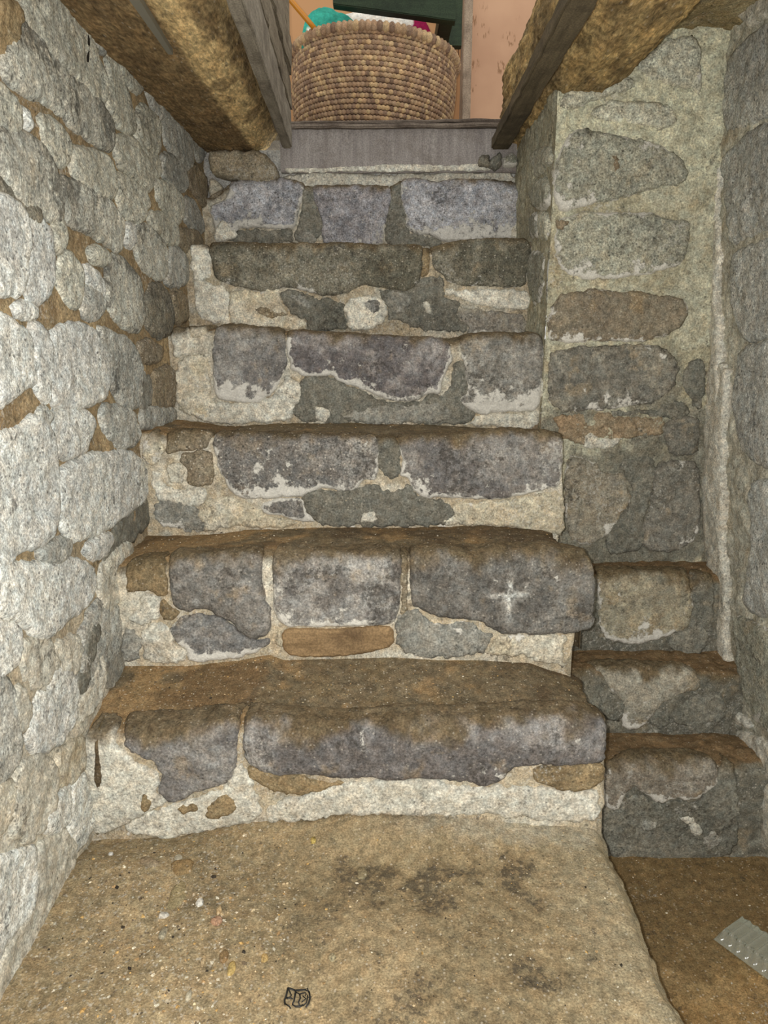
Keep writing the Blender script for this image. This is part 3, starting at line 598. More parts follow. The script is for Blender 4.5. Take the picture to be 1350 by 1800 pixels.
# ------------------------------------------------------------------ RIGHT: return wall, pier with its footing courses, side wall
pier = empty('wall_pier', (.65, 2.0, 0)); tag(pier, 'coursed grey stone pier right of the steps on stepped footings', 'wall', kind='structure')
PMORT = ((184, 180, 158), (164, 157, 133), .08, .26, 0, 0, .10)
PF = Plane((0, 2.0, 0), (1, 0, 0), (0, 0, 1), (0, -1, 0))
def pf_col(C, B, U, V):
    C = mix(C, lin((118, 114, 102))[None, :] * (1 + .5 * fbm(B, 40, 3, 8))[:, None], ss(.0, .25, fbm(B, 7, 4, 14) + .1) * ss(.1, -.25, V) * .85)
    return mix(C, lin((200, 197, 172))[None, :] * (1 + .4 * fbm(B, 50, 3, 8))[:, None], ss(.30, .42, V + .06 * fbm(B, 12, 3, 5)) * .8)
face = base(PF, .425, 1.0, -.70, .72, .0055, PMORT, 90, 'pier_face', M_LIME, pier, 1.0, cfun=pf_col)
RWp = Plane((.425, 0, 0), (0, 1, 0), (0, 0, 1), (-1, 0, 0))
ret = base(RWp, 2.0, 2.62, -.60, .72, .0055, PMORT, 93, 'return_face', M_LIME, pier, 1.0)
PC, PSU = {}, {}
for nm, Y, Yb, nose, back, zb in (('c', 1.87, 2.0, [(960, 1012), (1250, 1014)], [(960, 985), (1250, 985)], -.90),
                                  ('b', 1.732, 1.87, [(960, 1180), (1280, 1184)], [(960, 1140), (1280, 1142)], -1.06),
                                  ('a', 1.577, 1.732, [(960, 1342), (1330, 1345)], [(960, 1284), (1330, 1288)], -1.267)):
    S = Step(Y, nose, .03, Yb + .01, back); PSU[nm] = S; S.gain = 1.10
    us = np.arange(.40, .965, .0055); tv = np.concatenate([np.linspace(0, 1, 46), 1 + np.linspace(0, 1, 44)[1:]]); nv = len(tv)
    U = np.repeat(us, nv); T = np.tile(tv, len(us)); zt = S.zt(U) - S.r; tmax = S.r * 1.571 + Yb + .02 - Y - S.r
    Vv = np.where(T <= 1, zb + (zt - zb) * T, zt + (T - 1) * tmax); B = S.to3d(U, Vv, np.zeros(len(U)))
    V = S.to3d(U, Vv, fbm(B, 12, 3, 5) * .009 + fbm(B, 45, 3, 9) * .006)
    C = colour(B, np.full(len(B), .05), np.full(len(B), .5), ((128, 124, 111), (110, 107, 96), .15, .16, 0, 0, .05), 140, S.dust(U, Vv)); MK = MASK[0]
    C = mix(C, lin((134, 108, 78))[None, :] * (1 + .4 * fbm(B, 60, 3, 2))[:, None], ss(.8, 1.4, S.dust(U, Vv) + fbm(B, 14, 3, 4)) * .6)
    PC[nm] = obj('footing_course', V, gridfaces(len(us), nv), M_DIRT, pier, C, mask=MK)
R1, R2, R3 = (900, 0, .38894), (900, 600, .38894), (900, 1150, .36116)
def PP(par, surf, f, pts, style, **kw):
    nm = {'lm': 'lime_patch', 'lt': 'lime_patch', 'tn': 'mortar_patch', 'cm': 'cement_patch', 'cl': 'cement_patch', 'pd': 'cement_patch', 'rd': 'mortar_patch'}.get(style, 'stone')
    return piece(par, surf, fr(*f, pts), style, name=nm, **kw)
PF.gain = 1.04
for f, pts, stl in [
 (R1, [(560,290),(640,230),(700,170),(850,150),(860,440),(800,390),(640,370),(580,320)], 'pl'),
 (R1, [(380,470),(520,450),(690,460),(750,510),(740,560),(700,590),(560,570),(420,550),(350,520)], 'pl'),
 (R1, [(270,370),(350,390),(420,350),(540,340),(550,400),(400,440),(260,490),(215,470)], 'pl'),
 (R1, [(270,580),(420,600),(640,640),(760,700),(800,760),(790,830),(640,850),(460,900),(330,930),(230,960),(190,880),(200,700)], 'pr'),
 (R1, [(220,980),(330,960),(500,960),(620,960),(720,990),(815,990),(805,1080),(780,1190),(640,1230),(500,1260),(340,1260),(240,1230),(190,1140),(200,1040)], 'pr'),
 (R1, [(200,1340),(330,1310),(540,1310),(690,1330),(790,1360),(800,1440),(700,1520),(560,1545),(390,1540),(250,1560),(165,1540),(160,1440)], ((136,126,108),(122,112,96),.14,.18,.15,.15,.18,.012,.025,.006)),
 (R2, [(190,30),(520,10),(690,20),(760,110),(740,220),(650,280),(560,290),(430,310),(250,320),(170,300),(160,150)], ((122,118,108),(136,131,118),.22,.16,.12,.2,.08,.012,.025,.006)),
 (R2, [(240,510),(350,530),(420,600),(490,590),(510,640),(550,700),(500,790),(470,850),(410,900),(330,930),(250,900),(240,700)], ((156,150,136),(140,132,116),.08,.3,.2,.1,.12,.008,.015,.007)),
 (R2, [(650,560),(740,540),(850,540),(855,700),(850,890),(740,960),(600,950),(590,850),(640,700)], ((128,124,114),(116,112,102),.14,.2,.1,.1,.06,.009,.018,.006)),
 (R2, [(700,360),(840,330),(860,420),(830,520),(720,520),(690,440)], ((118,114,104),(106,103,94),.16,.2,.1,.1,.06,.009,.018,.006)),
 (R2, [(500,540),(640,520),(650,640),(600,760),(590,940),(420,960),(420,880),(500,780),(560,700),(510,620)], 'pd'),
 (R2, [(440,310),(640,300),(680,270),(790,270),(800,330),(700,360),(560,330),(450,350)], 'pd'),
 (R2, [(780,90),(860,80),(890,200),(850,330),(800,270),(770,180)], 'pd'),
 (R2, [(180,330),(420,325),(560,350),(690,345),(690,430),(520,430),(300,470),(220,430)], 'rd'),
 (R2, [(310,460),(340,400),(420,440),(520,430),(480,480),(330,490)], 'lm'),
 (R2, [(750,790),(800,790),(840,850),(810,900),(760,880)], 'pd'),
 ]: PP(face, PF, f, pts, stl)
for f, pts, stl in [
 (R1, [(440,690),(480,690),(490,730),(470,790),(445,760)], 'rd'), (R1, [(195,990),(250,985),(265,1010),(225,1040),(195,1025)], 'rd')]:
    PP(face, PF, f, pts, stl, lift=.012, H=.002)
for nm, f, pts, stl in [
 ('c', R2, [(390,1080),(480,1050),(680,1040),(830,1040),(830,1090),(800,1120),(830,1200),(800,1290),(700,1330),(560,1380),(420,1350),(390,1280),(390,1180)], ((134,127,110),(150,142,122),.12,.22,.25,.2,.14,.010,.02,.006)),
 ('c', R2, [(840,1040),(900,1050),(915,1200),(900,1360),(840,1430),(700,1390),(720,1330),(800,1290),(830,1200),(800,1110)], 'pd'),
 ('b', R2, [(330,1500),(600,1500),(800,1500),(870,1560),(760,1600),(660,1650),(600,1740),(500,1760),(510,1640),(440,1570)], ((150,144,130),(134,128,114),.08,.3,.2,.2,.08,.008,.02,.006)),
 ('b', R3, [(420,170),(500,190),(550,250),(530,330),(470,330),(430,260)], 'pd'),
 ('b', R3, [(670,320),(700,250),(740,250),(760,300),(740,350)], 'pd'),
 ('b', R3, [(760,280),(900,200),(1030,200),(1040,320),(900,355),(780,345)], 'pd'),
 ('a', R3, [(440,570),(600,540),(800,540),(960,530),(1020,590),(960,680),(880,720),(790,700),(720,730),(640,680),(590,640),(540,720),(520,760),(440,740)], ((150,143,130),(126,118,106),.10,.3,.25,.35,.12,.011,.02,.006)),
 ('a', R3, [(440,740),(520,760),(560,700),(640,700),(720,740),(790,710),(900,740),(1010,600),(1060,560),(1100,700),(1090,960),(940,1010),(700,1010),(480,1000),(440,850)], 'pd'),
 ('a', R3, [(800,790),(870,780),(930,850),(890,890),(840,830)], 'lm'), ('a', R3, [(620,830),(640,800),(720,820),(680,860)], 'cl'),
 ('a', R3, [(920,900),(980,850),(1020,900),(960,960)], 'cl'),
 ]: PP(PC[nm], PSU[nm], f, pts, stl, lift=.003 if stl in ('lm', 'cl') else 0)
for pts, stl in (([(1160,100),(1290,60),(1310,150),(1240,260),(1190,300),(1170,200)], 'pl'), ([(1190,310),(1260,280),(1290,400),(1270,510),(1180,510),(1150,420)], 'pr'),
                 ([(1150,540),(1200,520),(1210,700),(1150,720)], 'pr'), ([(1215,520),(1270,540),(1280,730),(1215,720)], 'pl'), ([(1140,810),(1250,790),(1260,1000),(1190,1200),(1150,1100)], 'pr')):
    PP(ret, RWp, s6R, pts, stl, sp=.009)
# side wall on the right, leaning in a little towards the top
bx = np.array([-.06, 0, 1.0]); bx /= np.linalg.norm(bx)
RS = Plane((.872, 0, 0), (0, 1, 0), bx, np.array([-bx[2], 0, bx[0]]))
wr = base(RS, .45, 2.08, -1.30, .80, .0065, ((188, 184, 168), (168, 163, 147), .10, .32, 0, 0, .08), 95, 'wall_right', M_LIME, None, 1.2)
tag(wr, 'right side wall of large grey blocks with a pale plastered corner bead', 'wall', kind='structure')
for f, pts, stl in [
 (R1, [(960,320),(1010,200),(1200,60),(1200,500),(1080,560),(940,605)], 'rw'), (R1, [(940,720),(1010,640),(1100,560),(1200,550),(1200,1040),(1060,1080),(980,1120),(960,900)], 'rw'),
 (R1, [(1000,20),(1060,-60),(1200,-60),(1200,40),(1060,140)], 'lm'), (R1, [(980,1150),(1080,1090),(1200,1060),(1200,1500),(1040,1560),(985,1400)], 'rw'),
 (R2, [(1010,30),(1200,-20),(1200,590),(1080,550),(1030,480),(985,300),(1010,150)], 'rw'), (R2, [(1060,630),(1200,620),(1200,1230),(1100,1250),(1040,1180),(1050,1080),(1080,900)], 'rw'),
 (R2, [(1000,1230),(1090,1270),(1200,1320),(1200,1800),(1080,1700),(1020,1500)], 'pr'),
 (R1, [(905,700),(945,720),(930,900),(945,1100),(920,1350),(945,1500),(935,1830),(890,1830),(900,1500),(870,1250),(890,1000),(910,850)], 'lm'),
 (R2, [(880,80),(970,100),(960,300),(950,600),(945,900),(970,1160),(960,1400),(1000,1640),(1090,1760),(970,1720),(940,1550),(920,1300),(870,950),(855,700),(870,400)], 'lm'),
 (R3, [(1080,360),(1160,390),(1300,470),(1300,620),(1180,590),(1100,480)], 'lm'), (R3, [(1150,610),(1300,630),(1300,940),(1150,950),(1170,800)], 'lm'),
 (R1, [(860,100),(900,120),(915,400),(905,640),(880,560),(870,330)], 'tn'),
 ]: PP(wr, RS, f, pts, stl, sp=.008, lift=.008 if stl == 'lm' else 0)

# ------------------------------------------------------------------ FLOORS
def pxz(px, py, Z):
    x, y, z = ray(px, py); t = Z / z; return np.array([x * t, y * t, Z])
LB = SURF[1]
bz = np.array([at(a, b, YS[1]) for a, b in BASE[1]])
us, vs = np.arange(-.62, .4355, .0042), np.arange(.35, 1.31, .0042)
U, Y_ = np.repeat(us, len(vs)), np.tile(vs, len(us))
B = np.stack([U, Y_, np.full(len(U), -.962 + ZC)], 1)
zb = np.interp(U, bz[:, 0], bz[:, 2]); H = (zb + .962) * ss(1.16, 1.285, Y_) + fbm(B, 7, 3, 33) * .008 + fbm(B, 40, 4, 35) * .0028
H -= ss(.40, .434, U) ** 3 * .02
V = B.copy(); V[:, 2] += H; V[:, 0] += ss(.36, .434, U) * (fbm(B * np.array([0, 1, 1]), 14, 4, 41) * .012)
C = colour(B, np.full(len(B), .05), np.full(len(B), .5), ((152, 134, 104), (139, 123, 95), .06, .05, 0, 0, .03), 150); LMK = MASK[0]
def spot(px, py, r, ay=.45):
    q = pxz(px, py, -.962); dx, dy = (B[:, 0] - q[0]), (B[:, 1] - q[1]); return np.sqrt(dx ** 2 + (dy) ** 2) / (r / FPX)
nz = fbm(B, 26, 4, 43); stain = np.zeros(len(B))
for px, py, r, a in ((650,1550,75,.9),(760,1560,70,1),(880,1545,70,1),(920,1580,50,.9),(570,1600,60,.7),(760,1600,40,.9),(820,1640,60,.6),(880,1640,70,.5),(640,1680,40,.7),(570,1650,35,.7),(950,1720,60,.9),(990,1725,45,.7),(1035,1685,18,1),(720,1790,90,.8),(820,1795,70,.6),(870,1770,60,.5),(1040,1630,40,.6),(520,1620,30,.7),(360,1590,70,.5),(380,1690,60,.4)):
    stain = np.maximum(stain, a * ss(1.3, .2, spot(px, py, r) * 1.0 + nz * 1.6))
C = mix(C, lin((84, 70, 52))[None, :], stain * .30)
LMK[:, 2] = np.maximum(0, 1 + .62 * stain - .46); LMK[:, 1] = np.maximum(0, 1 - .40 + .26 * ss(-.02, -.30, U + .1 * nz))
C = mix(C, lin((160, 150, 126))[None, :], ss(.22, .40, U + .1 * fbm(B, 5, 3, 8)) * .45)
C = mix(C, lin((176, 170, 154))[None, :], ss(1.20, 1.27, Y_ + .05 * nz) * ss(-.1, .25, U) * .6)
F = [tuple(f) for f in gridfaces(len(us), len(vs))]
n0 = len(V); last = (len(us) - 1) * len(vs); m = len(vs)
side = V[last:last + m].copy(); side[:, 2] = -.01; side[:, 0] -= .012
mid = V[last:last + m].copy(); mid[:, 2] -= .02; mid[:, 0] += .003
V = np.vstack([V, mid, side]); sc_ = lin((120, 104, 80))[None, :] * (1 + .4 * fbm(side, 40, 3, 3))[:, None]; C = np.vstack([C, C[last:last + m], sc_])
F += [(last + j, n0 + j, n0 + j + 1, last + j + 1) for j in range(m - 1)] + [(n0 + j, n0 + m + j, n0 + m + j + 1, n0 + j + 1) for j in range(m - 1)]
landing = obj('floor_landing', V, F, M_DIRT, None, C, mask=LMK)
tag(landing, 'raised dirt-covered landing slab below the bottom step', 'floor', kind='structure')
LANDV = V[:n0].reshape(len(us), len(vs), 3)
def land_z(x, y):
    i = int(np.clip((x + .62) / .0042, 0, len(us) - 1)); j = int(np.clip((y - .35) / .0042, 0, len(vs) - 1)); return LANDV[i, j, 2]
FP = Plane((0, 0, -1.267), (1, 0, 0), (0, 1, 0), (0, 0, 1))
def fl_col(C, B, U, V):
    C = mix(C, lin((104, 86, 58))[None, :], ss(.0, .3, fbm(B, 6, 3, 6) + .8 * ss(1.1, 1.5, V) - .2) * .6)
    return mix(C, lin((168, 128, 74))[None, :], ss(1.30, 1.05, V + .1 * fbm(B, 8, 3, 7)) * .35)
fl_o = base(FP, .36, 1.0, .35, 1.62, .006, ((160, 134, 94), (146, 122, 86), .05, .04, 0, 0, .04), 97, 'floor', M_DIRT, None, .5, cfun=fl_col)
tag(fl_o, 'lower brown earth floor in the corner right of the landing', 'floor', kind='structure')

# gravel too fine to count
def gravel(name, spots, label, seed):
    rng = np.random.default_rng(seed); VV, FF, CC = [], [], []
    pal = [lin(c) for c in ((204, 194, 172), (188, 168, 134), (170, 140, 100), (110, 96, 78), (60, 54, 46), (184, 150, 96))]
    for (x, y, z, r) in spots:
        a = rng.uniform(0, 6.28); sx, sy, sz = r * rng.uniform(.7, 1.5), r * rng.uniform(.6, 1.0), r * rng.uniform(.4, .8)
        q = np.array([(1,0,0),(0,1,0),(-1,0,0),(0,-1,0),(0,0,1),(.6,.6,.7),(-.5,.6,.6)]) * (sx, sy, sz) * rng.uniform(.8, 1.2, (7, 1))
        R_ = np.array([[math.cos(a), -math.sin(a), 0], [math.sin(a), math.cos(a), 0], [0, 0, 1]]); q = q @ R_.T + (x, y, z)
        n = len(VV) * 7; VV.append(q); c = pal[rng.choice(6, p=[.24, .24, .18, .14, .10, .10])] * rng.uniform(.8, 1.15); CC.append(np.tile(c, (7, 1)))
        FF += [(n, n+5, n+4), (n, n+1, n+5), (n+1, n+6, n+5), (n+5, n+6, n+4), (n+1, n+2, n+6), (n+2, n+4, n+6), (n+2, n+3, n+4), (n+3, n, n+4)]
    o = obj(name, np.vstack(VV), FF, M_DIRT, None, np.vstack(CC), smooth=False); tag(o, label, 'gravel', kind='stuff'); return o
rng = np.random.default_rng(5); sp_ = []
while len(sp_) < 2600:
    x, y = rng.uniform(-.56, .41), rng.uniform(.64, 1.26)
    dens = .25 + .75 * math.exp(-((x + .33) ** 2) / .03 - ((y - 1.0) ** 2) / .05)
    if rng.uniform() < dens: sp_.append((x, y, land_z(x, y), rng.choice([.0009, .0013, .002, .0032], p=[.40, .36, .18, .06]) * (1.25 if x < -.15 else .9)))
gravel('gravel', sp_, 'fine pale grit scattered over the dirt of the landing', 6)
sp_ = []
for k, cnt in ((1, 800), (2, 350), (3, 120)):
    S = SURF[k]
    for _ in range(cnt):
        x = rng.uniform(-.55, .42); t = rng.uniform(.0, 1); L = YS[k + 1] - S.Y - S.r
        p = S.to3d(np.array([x]), np.array([S.zt(x) - S.r + S.r * 1.571 + t * L]), np.array([.001]))[0]; sp_.append((*p, rng.choice([.0009, .0014, .0022], p=[.5, .36, .14]) * (1 if x > 0 else 1.15)))
gravel('gravel', sp_, 'fine crumbs of stone and lime lying on the lower stair treads', 7)
sp_ = [(x, y, .004, rng.choice([.001, .0016, .0024])) for x, y in zip(rng.uniform(.45, .9, 260), rng.uniform(.7, 1.56, 260))]
gravel('gravel', sp_, 'fine grit on the lower earth floor beside the plastic tray', 8)

# larger chips one can point to
def chip(px, py, wpx, hpx, rgb, label, thick=.004, rot=0):
    c = pxz(px, py, -.962); c[2] = land_z(c[0], c[1]) ; r = np.random.default_rng(int(px * 7 + py)); n = 11
    zc = c[1] * CT + .962 * ST; a = wpx / FPX * zc / 2; b = hpx / FPX * zc / 2 / .62
    an = np.linspace(0, 2 * math.pi, n, endpoint=False); rr = r.uniform(.82, 1.12, n)
    o_ = np.stack([a * rr * np.cos(an), b * rr * np.sin(an)], 1); cr, sr = math.cos(rot), math.sin(rot); o_ = o_ @ np.array([[cr, sr], [-sr, cr]])
    VV = np.vstack([np.hstack([o_, np.full((n, 1), -.004)]), np.hstack([o_, np.full((n, 1), thick * .55)]), np.hstack([o_ * .72, thick + r.uniform(-.0006, .0006, (n, 1))]), [[0, 0, thick]]])
    FF = [(i, (i + 1) % n, n + (i + 1) % n, n + i) for i in range(n)] + [(n + i, n + (i + 1) % n, 2 * n + (i + 1) % n, 2 * n + i) for i in range(n)] + [(2 * n + i, 2 * n + (i + 1) % n, 3 * n) for i in range(n)]
    VV += np.array([c[0], c[1], c[2]]) ; o = obj('stone_chip', VV, FF, M_DIRT, None, np.tile(lin(rgb) * .74, (len(VV), 1)) * (1 + .2 * r.uniform(-1, 1, (len(VV), 1))))
    tag(o, label, 'stone chip', 'stone chips on the landing')
chip(312, 1574, 30, 44, (168, 152, 116), 'largest rounded beige flat stone half buried in landing dirt', .003)
chip(320, 1528, 40, 24, (158, 132, 94), 'orange brown earth lump with dark twig end below the bottom riser', .006)
chip(262, 1518, 38, 14, (162, 144, 118), 'long slanting pinkish flake left of the orange earth lump', .004, -.35)
chip(314, 1513, 14, 12, (190, 180, 158), 'small pale square chip just above the orange earth lump', .005)
chip(351, 1589, 14, 12, (224, 220, 210), 'bright white chip right of the largest rounded flat stone', .006)
chip(288, 1608, 18, 9, (214, 208, 196), 'crumbly white chip below the largest rounded flat stone', .005)
chip(385, 1603, 9, 12, (206, 178, 136), 'small buff pebble right of the bright white chip', .006)
chip(381, 1624, 20, 12, (188, 150, 122), 'pink pebble beside a dark speck near the landing middle left', .006, .5)
chip(357, 1692, 8, 14, (206, 180, 140), 'upright buff pebble with a black shadow mark beside it', .006)
chip(394, 1684, 16, 16, (150, 122, 86), 'round brown pebble right of the upright buff pebble', .005)
chip(407, 1704, 14, 18, (190, 162, 104), 'yellow ochre crumb below the round brown pebble', .004)
chip(332, 1752, 10, 14, (200, 188, 162), 'pale drop shaped pebble near the bottom left of the landing', .006)
chip(287, 1640, 14, 16, (176, 166, 142), 'grey beige chip under the crumbly white chip', .005)
chip(194, 1495, 9, 5, (226, 224, 218), 'lone white chip beside the foot of the left wall', .004)
chip(551, 1488, 10, 9, (178, 156, 92), 'yellow crumb alone on bare dirt under the bottom riser', .005)
chip(465, 1686, 13, 11, (200, 168, 112), 'yellowish crumb above and left of the black wire scrap', .004)
chip(584, 1685, 14, 10, (176, 164, 132), 'pale mossy crumb above and right of the black wire scrap', .004)
chip(637, 1535, 18, 20, (156, 142, 112), 'greenish beige flat lump near the middle of the landing', .004)

def tube(name, pts, r, mat, parent=None, n=6, closed=False, cols=None):
    pts = [Vector(p) for p in pts]; VV, FF = [], []; m = len(pts)
    for i, p in enumerate(pts):
        a = pts[(i + 1) % m] if (closed or i < m - 1) else p; b = pts[i - 1] if (closed or i > 0) else p
        t = (a - b).normalized() if (a - b).length > 1e-9 else Vector((0, 0, 1)); x = t.orthogonal().normalized(); y = t.cross(x)
        rr = r[i] if hasattr(r, '__len__') else r
        for k in range(n):
            an = 2 * math.pi * k / n; VV.append(p + (x * math.cos(an) + y * math.sin(an)) * rr)
    for i in range(m - 1 if not closed else m):
        for k in range(n):
            a, b = i * n + k, i * n + (k + 1) % n; c, d = ((i + 1) % m) * n + (k + 1) % n, ((i + 1) % m) * n + k; FF.append((a, b, c, d))
    if not closed: FF += [tuple(range(n - 1, -1, -1)), tuple(range((m - 1) * n, m * n))]
    return obj(name, VV, FF, mat, parent)
# scrap of black wire on the landing
M_BLACK = simple('black_wire', (34, 33, 30), .6)
q0 = pxz(525, 1752, -.962); scrap = empty('wire_scrap', (q0[0], q0[1], ZC - .962)); tag(scrap, 'small crumpled square scrap of black wire lying on the landing', 'wire scrap')
def sc(pts, r=.0012, closed=False):
    o = []
    for x, y in pts:
        p = pxz(450 + x / 9., 1700 + y / 9., -.962); o.append((p[0], p[1], land_z(p[0], p[1]) + .0022 + .001 * math.sin(x * .05)))
    tube('wire', o, r, M_BLACK, scrap, 5, closed)
sc([(505,330),(610,360),(625,390),(600,520),(575,580),(620,610),(700,610),(740,580)], .0014); sc([(505,330),(480,430),(450,520),(455,580),(520,620),(545,655)], .0015)
sc([(620,370),(780,365),(840,380),(855,480),(830,560),(790,620)], .0014); sc([(640,405),(690,430),(700,490),(670,560),(690,600)], .0012)
sc([(480,470),(540,490),(580,490)], .0012); sc([(700,420),(780,410),(820,450),(800,560),(740,590)], .001); sc([(810,330),(830,380)], .001); sc([(830,470),(880,468)], .0008); sc([(520,360),(560,440),(500,500)], .001); sc([(740,450),(790,500),(720,540)], .0009)

# clear ribbed plastic tray on the lower floor
mpl, nt, b = new_mat('clear_plastic'); nt.nodes.remove(b); L = nt.links.new
tr_ = node(nt, 'ShaderNodeBsdfTransparent'); tr_.inputs[0].default_value = (.93, .95, .91, 1); gl_ = node(nt, 'ShaderNodeBsdfPrincipled'); gl_.inputs['Base Color'].default_value = (*lin((206, 206, 190)), 1); gl_.inputs['Roughness'].default_value = .18; gl_.inputs['Specular IOR Level'].default_value = .9
lw_ = node(nt, 'ShaderNodeLayerWeight', Blend=.18); mx_ = node(nt, 'ShaderNodeMixShader'); L(maprange(nt, lw_.outputs['Facing'], 0, .8, .16, .9), mx_.inputs[0]); L(tr_.outputs[0], mx_.inputs[1]); L(gl_.outputs[0], mx_.inputs[2])
L(mx_.outputs[0], nt.nodes['Material Output'].inputs[0])
A0 = pxz(1256, 1652, -1.262); A1 = pxz(1350, 1722, -1.262); ax = (A1 - A0); ax[2] = 0; ax /= np.linalg.norm(ax); ay = np.array([-ax[1], ax[0], 0.])
if ay[1] < 0: ay = -ay
nL, nW = 240, 22; Lr, Wd, Ht = .26, .088, .030; VV = []
for i in range(nL):
    s = i / (nL - 1) * Lr; rib = .5 + .5 * math.cos(2 * math.pi * s / .0185); e = min(1, s / .012, (Lr - s) / .012)
    prof = [(-.004, 0), (0, .001), (.004 + .007 * rib, Ht * .5), (.009 + .006 * rib, Ht - .003), (.013, Ht - .001 - .004 * rib)]
    prof += [(.013 + (Wd - .026) * t, Ht - .001 - .013 * rib) for t in np.linspace(.06, .94, nW - 10)] + [(Wd - p, z) for p, z in prof[::-1]]
    for p, z in prof: VV.append(A0 + ax * s + ay * p + np.array([0, 0, .004 + ZC + z * (.15 + .85 * e) * 1]))
VV = np.array(VV); VV[:, 2] += 0
tray = obj('plastic_tray', VV, gridfaces(nL, nW), mpl, None); tag(tray, 'clear ribbed plastic packing tray lying upside down on the lower floor', 'tray')
sm_ = tray.modifiers.new('thick', 'SOLIDIFY'); sm_.thickness = .0008

# ------------------------------------------------------------------ BEAMS AND OPENING ABOVE
def extrude_beam(name, prof, y0, y1, mat, parent, colf, amp=.008, skew=(0, 0), n_y=260, dens=.008, cap=True):
    p = np.array(prof, float); e = np.linalg.norm(np.diff(p, axis=0), axis=1); s = np.concatenate([[0], np.cumsum(e)]); m = int(s[-1] / dens)
    t = np.linspace(0, s[-1], m); p = np.stack([np.interp(t, s, p[:, 0]), np.interp(t, s, p[:, 1])], 1)
    for _ in range(2): p[1:-1] = (p[:-2] + p[1:-1] * 2 + p[2:]) / 4
    tg = np.gradient(p, axis=0); nr = np.stack([tg[:, 1], -tg[:, 0]], 1); nr /= np.linalg.norm(nr, axis=1)[:, None] + 1e-9
    ys = np.linspace(y0, y1, n_y); Yv = np.repeat(ys, m); Pp = np.tile(p, (n_y, 1)); Nn = np.tile(nr, (n_y, 1))
    B = np.stack([Pp[:, 0] + skew[0] * (Yv - y1), Yv, Pp[:, 1] + skew[1] * (Yv - y1) + ZC], 1)
    st = B * np.array([1, .45, 1]); st = B * np.array([1, .25, 1]); h = fbm(st, 8, 3, 201) * amp * 1.3 + fbm(st, 55, 4, 203, .7) * amp * .8
    V = B.copy(); V[:, 0] += Nn[:, 0] * h; V[:, 2] += Nn[:, 1] * h
    C = colf(B); F = [tuple(f) for f in gridfaces(n_y, m)]
    if cap: F += [tuple(range((n_y - 1) * m, n_y * m)), tuple(range(m - 1, -1, -1))]
    return obj(name, V, F, mat, parent, C)
def beam_cols(c1, c2, c3, seed, xsplit=None, na=1.0):
    def f(B):
        st = B * np.array([1, .4, 1]); n1 = fbm(st, 10, 4, seed); n2 = fbm(st, 40, 4, seed + 3); n3 = fbm(B, 100, 3, seed + 6)
        C = mix(lin(c1)[None, :], lin(c2)[None, :], ss(-.2, .25, na * n1 + (0 if xsplit is None else xsplit(B))))
        C = C * (1 + .5 * n3 + .3 * n2)[:, None]
        return mix(C, lin(c3)[None, :], ss(.12, .36, fbm(st, 26, 4, seed + 9) + .3 * n1) * .6)
    return f
lb = empty('ceiling_beam', (-.45, 2.6, ZC + .55)) 
tag(lb, 'rough brown log beam along the top of the left wall', 'beam')
extrude_beam('beam_body', [(-.66, .76), (-.66, .575), (-.60, .553), (-.50, .545), (-.42, .548), (-.385, .560), (-.355, .585), (-.335, .625), (-.328, .68), (-.328, .76)], .95, 2.60, M_LOG, lb,
             beam_cols((134, 112, 80), (212, 184, 134), (104, 86, 62), 210, lambda B: ss(-.43, -.385, B[:, 0]) * .9 - ss(-.365, -.33, B[:, 0]) * .55 - .35, .35), .007, (-.040, 0))  # lit rounding painted in as a yellow band beside the darker soffit
M_LATH = simple('dull_grey_metal', (118, 114, 100), .6)
a0, a1 = pxz(228, -12, .535), pxz(300, 96, .541); d = (a1 - a0); dn = np.array([-d[1], d[0], 0]); dn /= np.linalg.norm(dn)
VV = [a0 - dn * .009, a0 + dn * .009, a1 + dn * .005, a1 - dn * .005]; VV = [v + [0, 0, ZC] for v in VV] + [v + [0, 0, ZC + .012] for v in VV]
obj('lath_strip', VV, [(3,2,1,0),(4,5,6,7),(0,1,5,4),(1,2,6,5),(2,3,7,6),(3,0,4,7)], M_LATH, lb, smooth=False)
rb = empty('ceiling_beam', (.5, 2.6, ZC + .56)); tag(rb, 'bark covered yellow brown log beam above the right hand pier', 'beam')
extrude_beam('beam_body', [(.385, .80), (.385, .63), (.40, .585), (.44, .562), (.50, .565), (.56, .580), (.605, .615), (.63, .66), (.65, .72), (.66, .80)], .95, 2.60, M_LOG, rb,
             beam_cols((138, 118, 84), (190, 162, 112), (84, 70, 50), 230, lambda B: .15 - ss(.48, .60, B[:, 0]) * .12), .014)
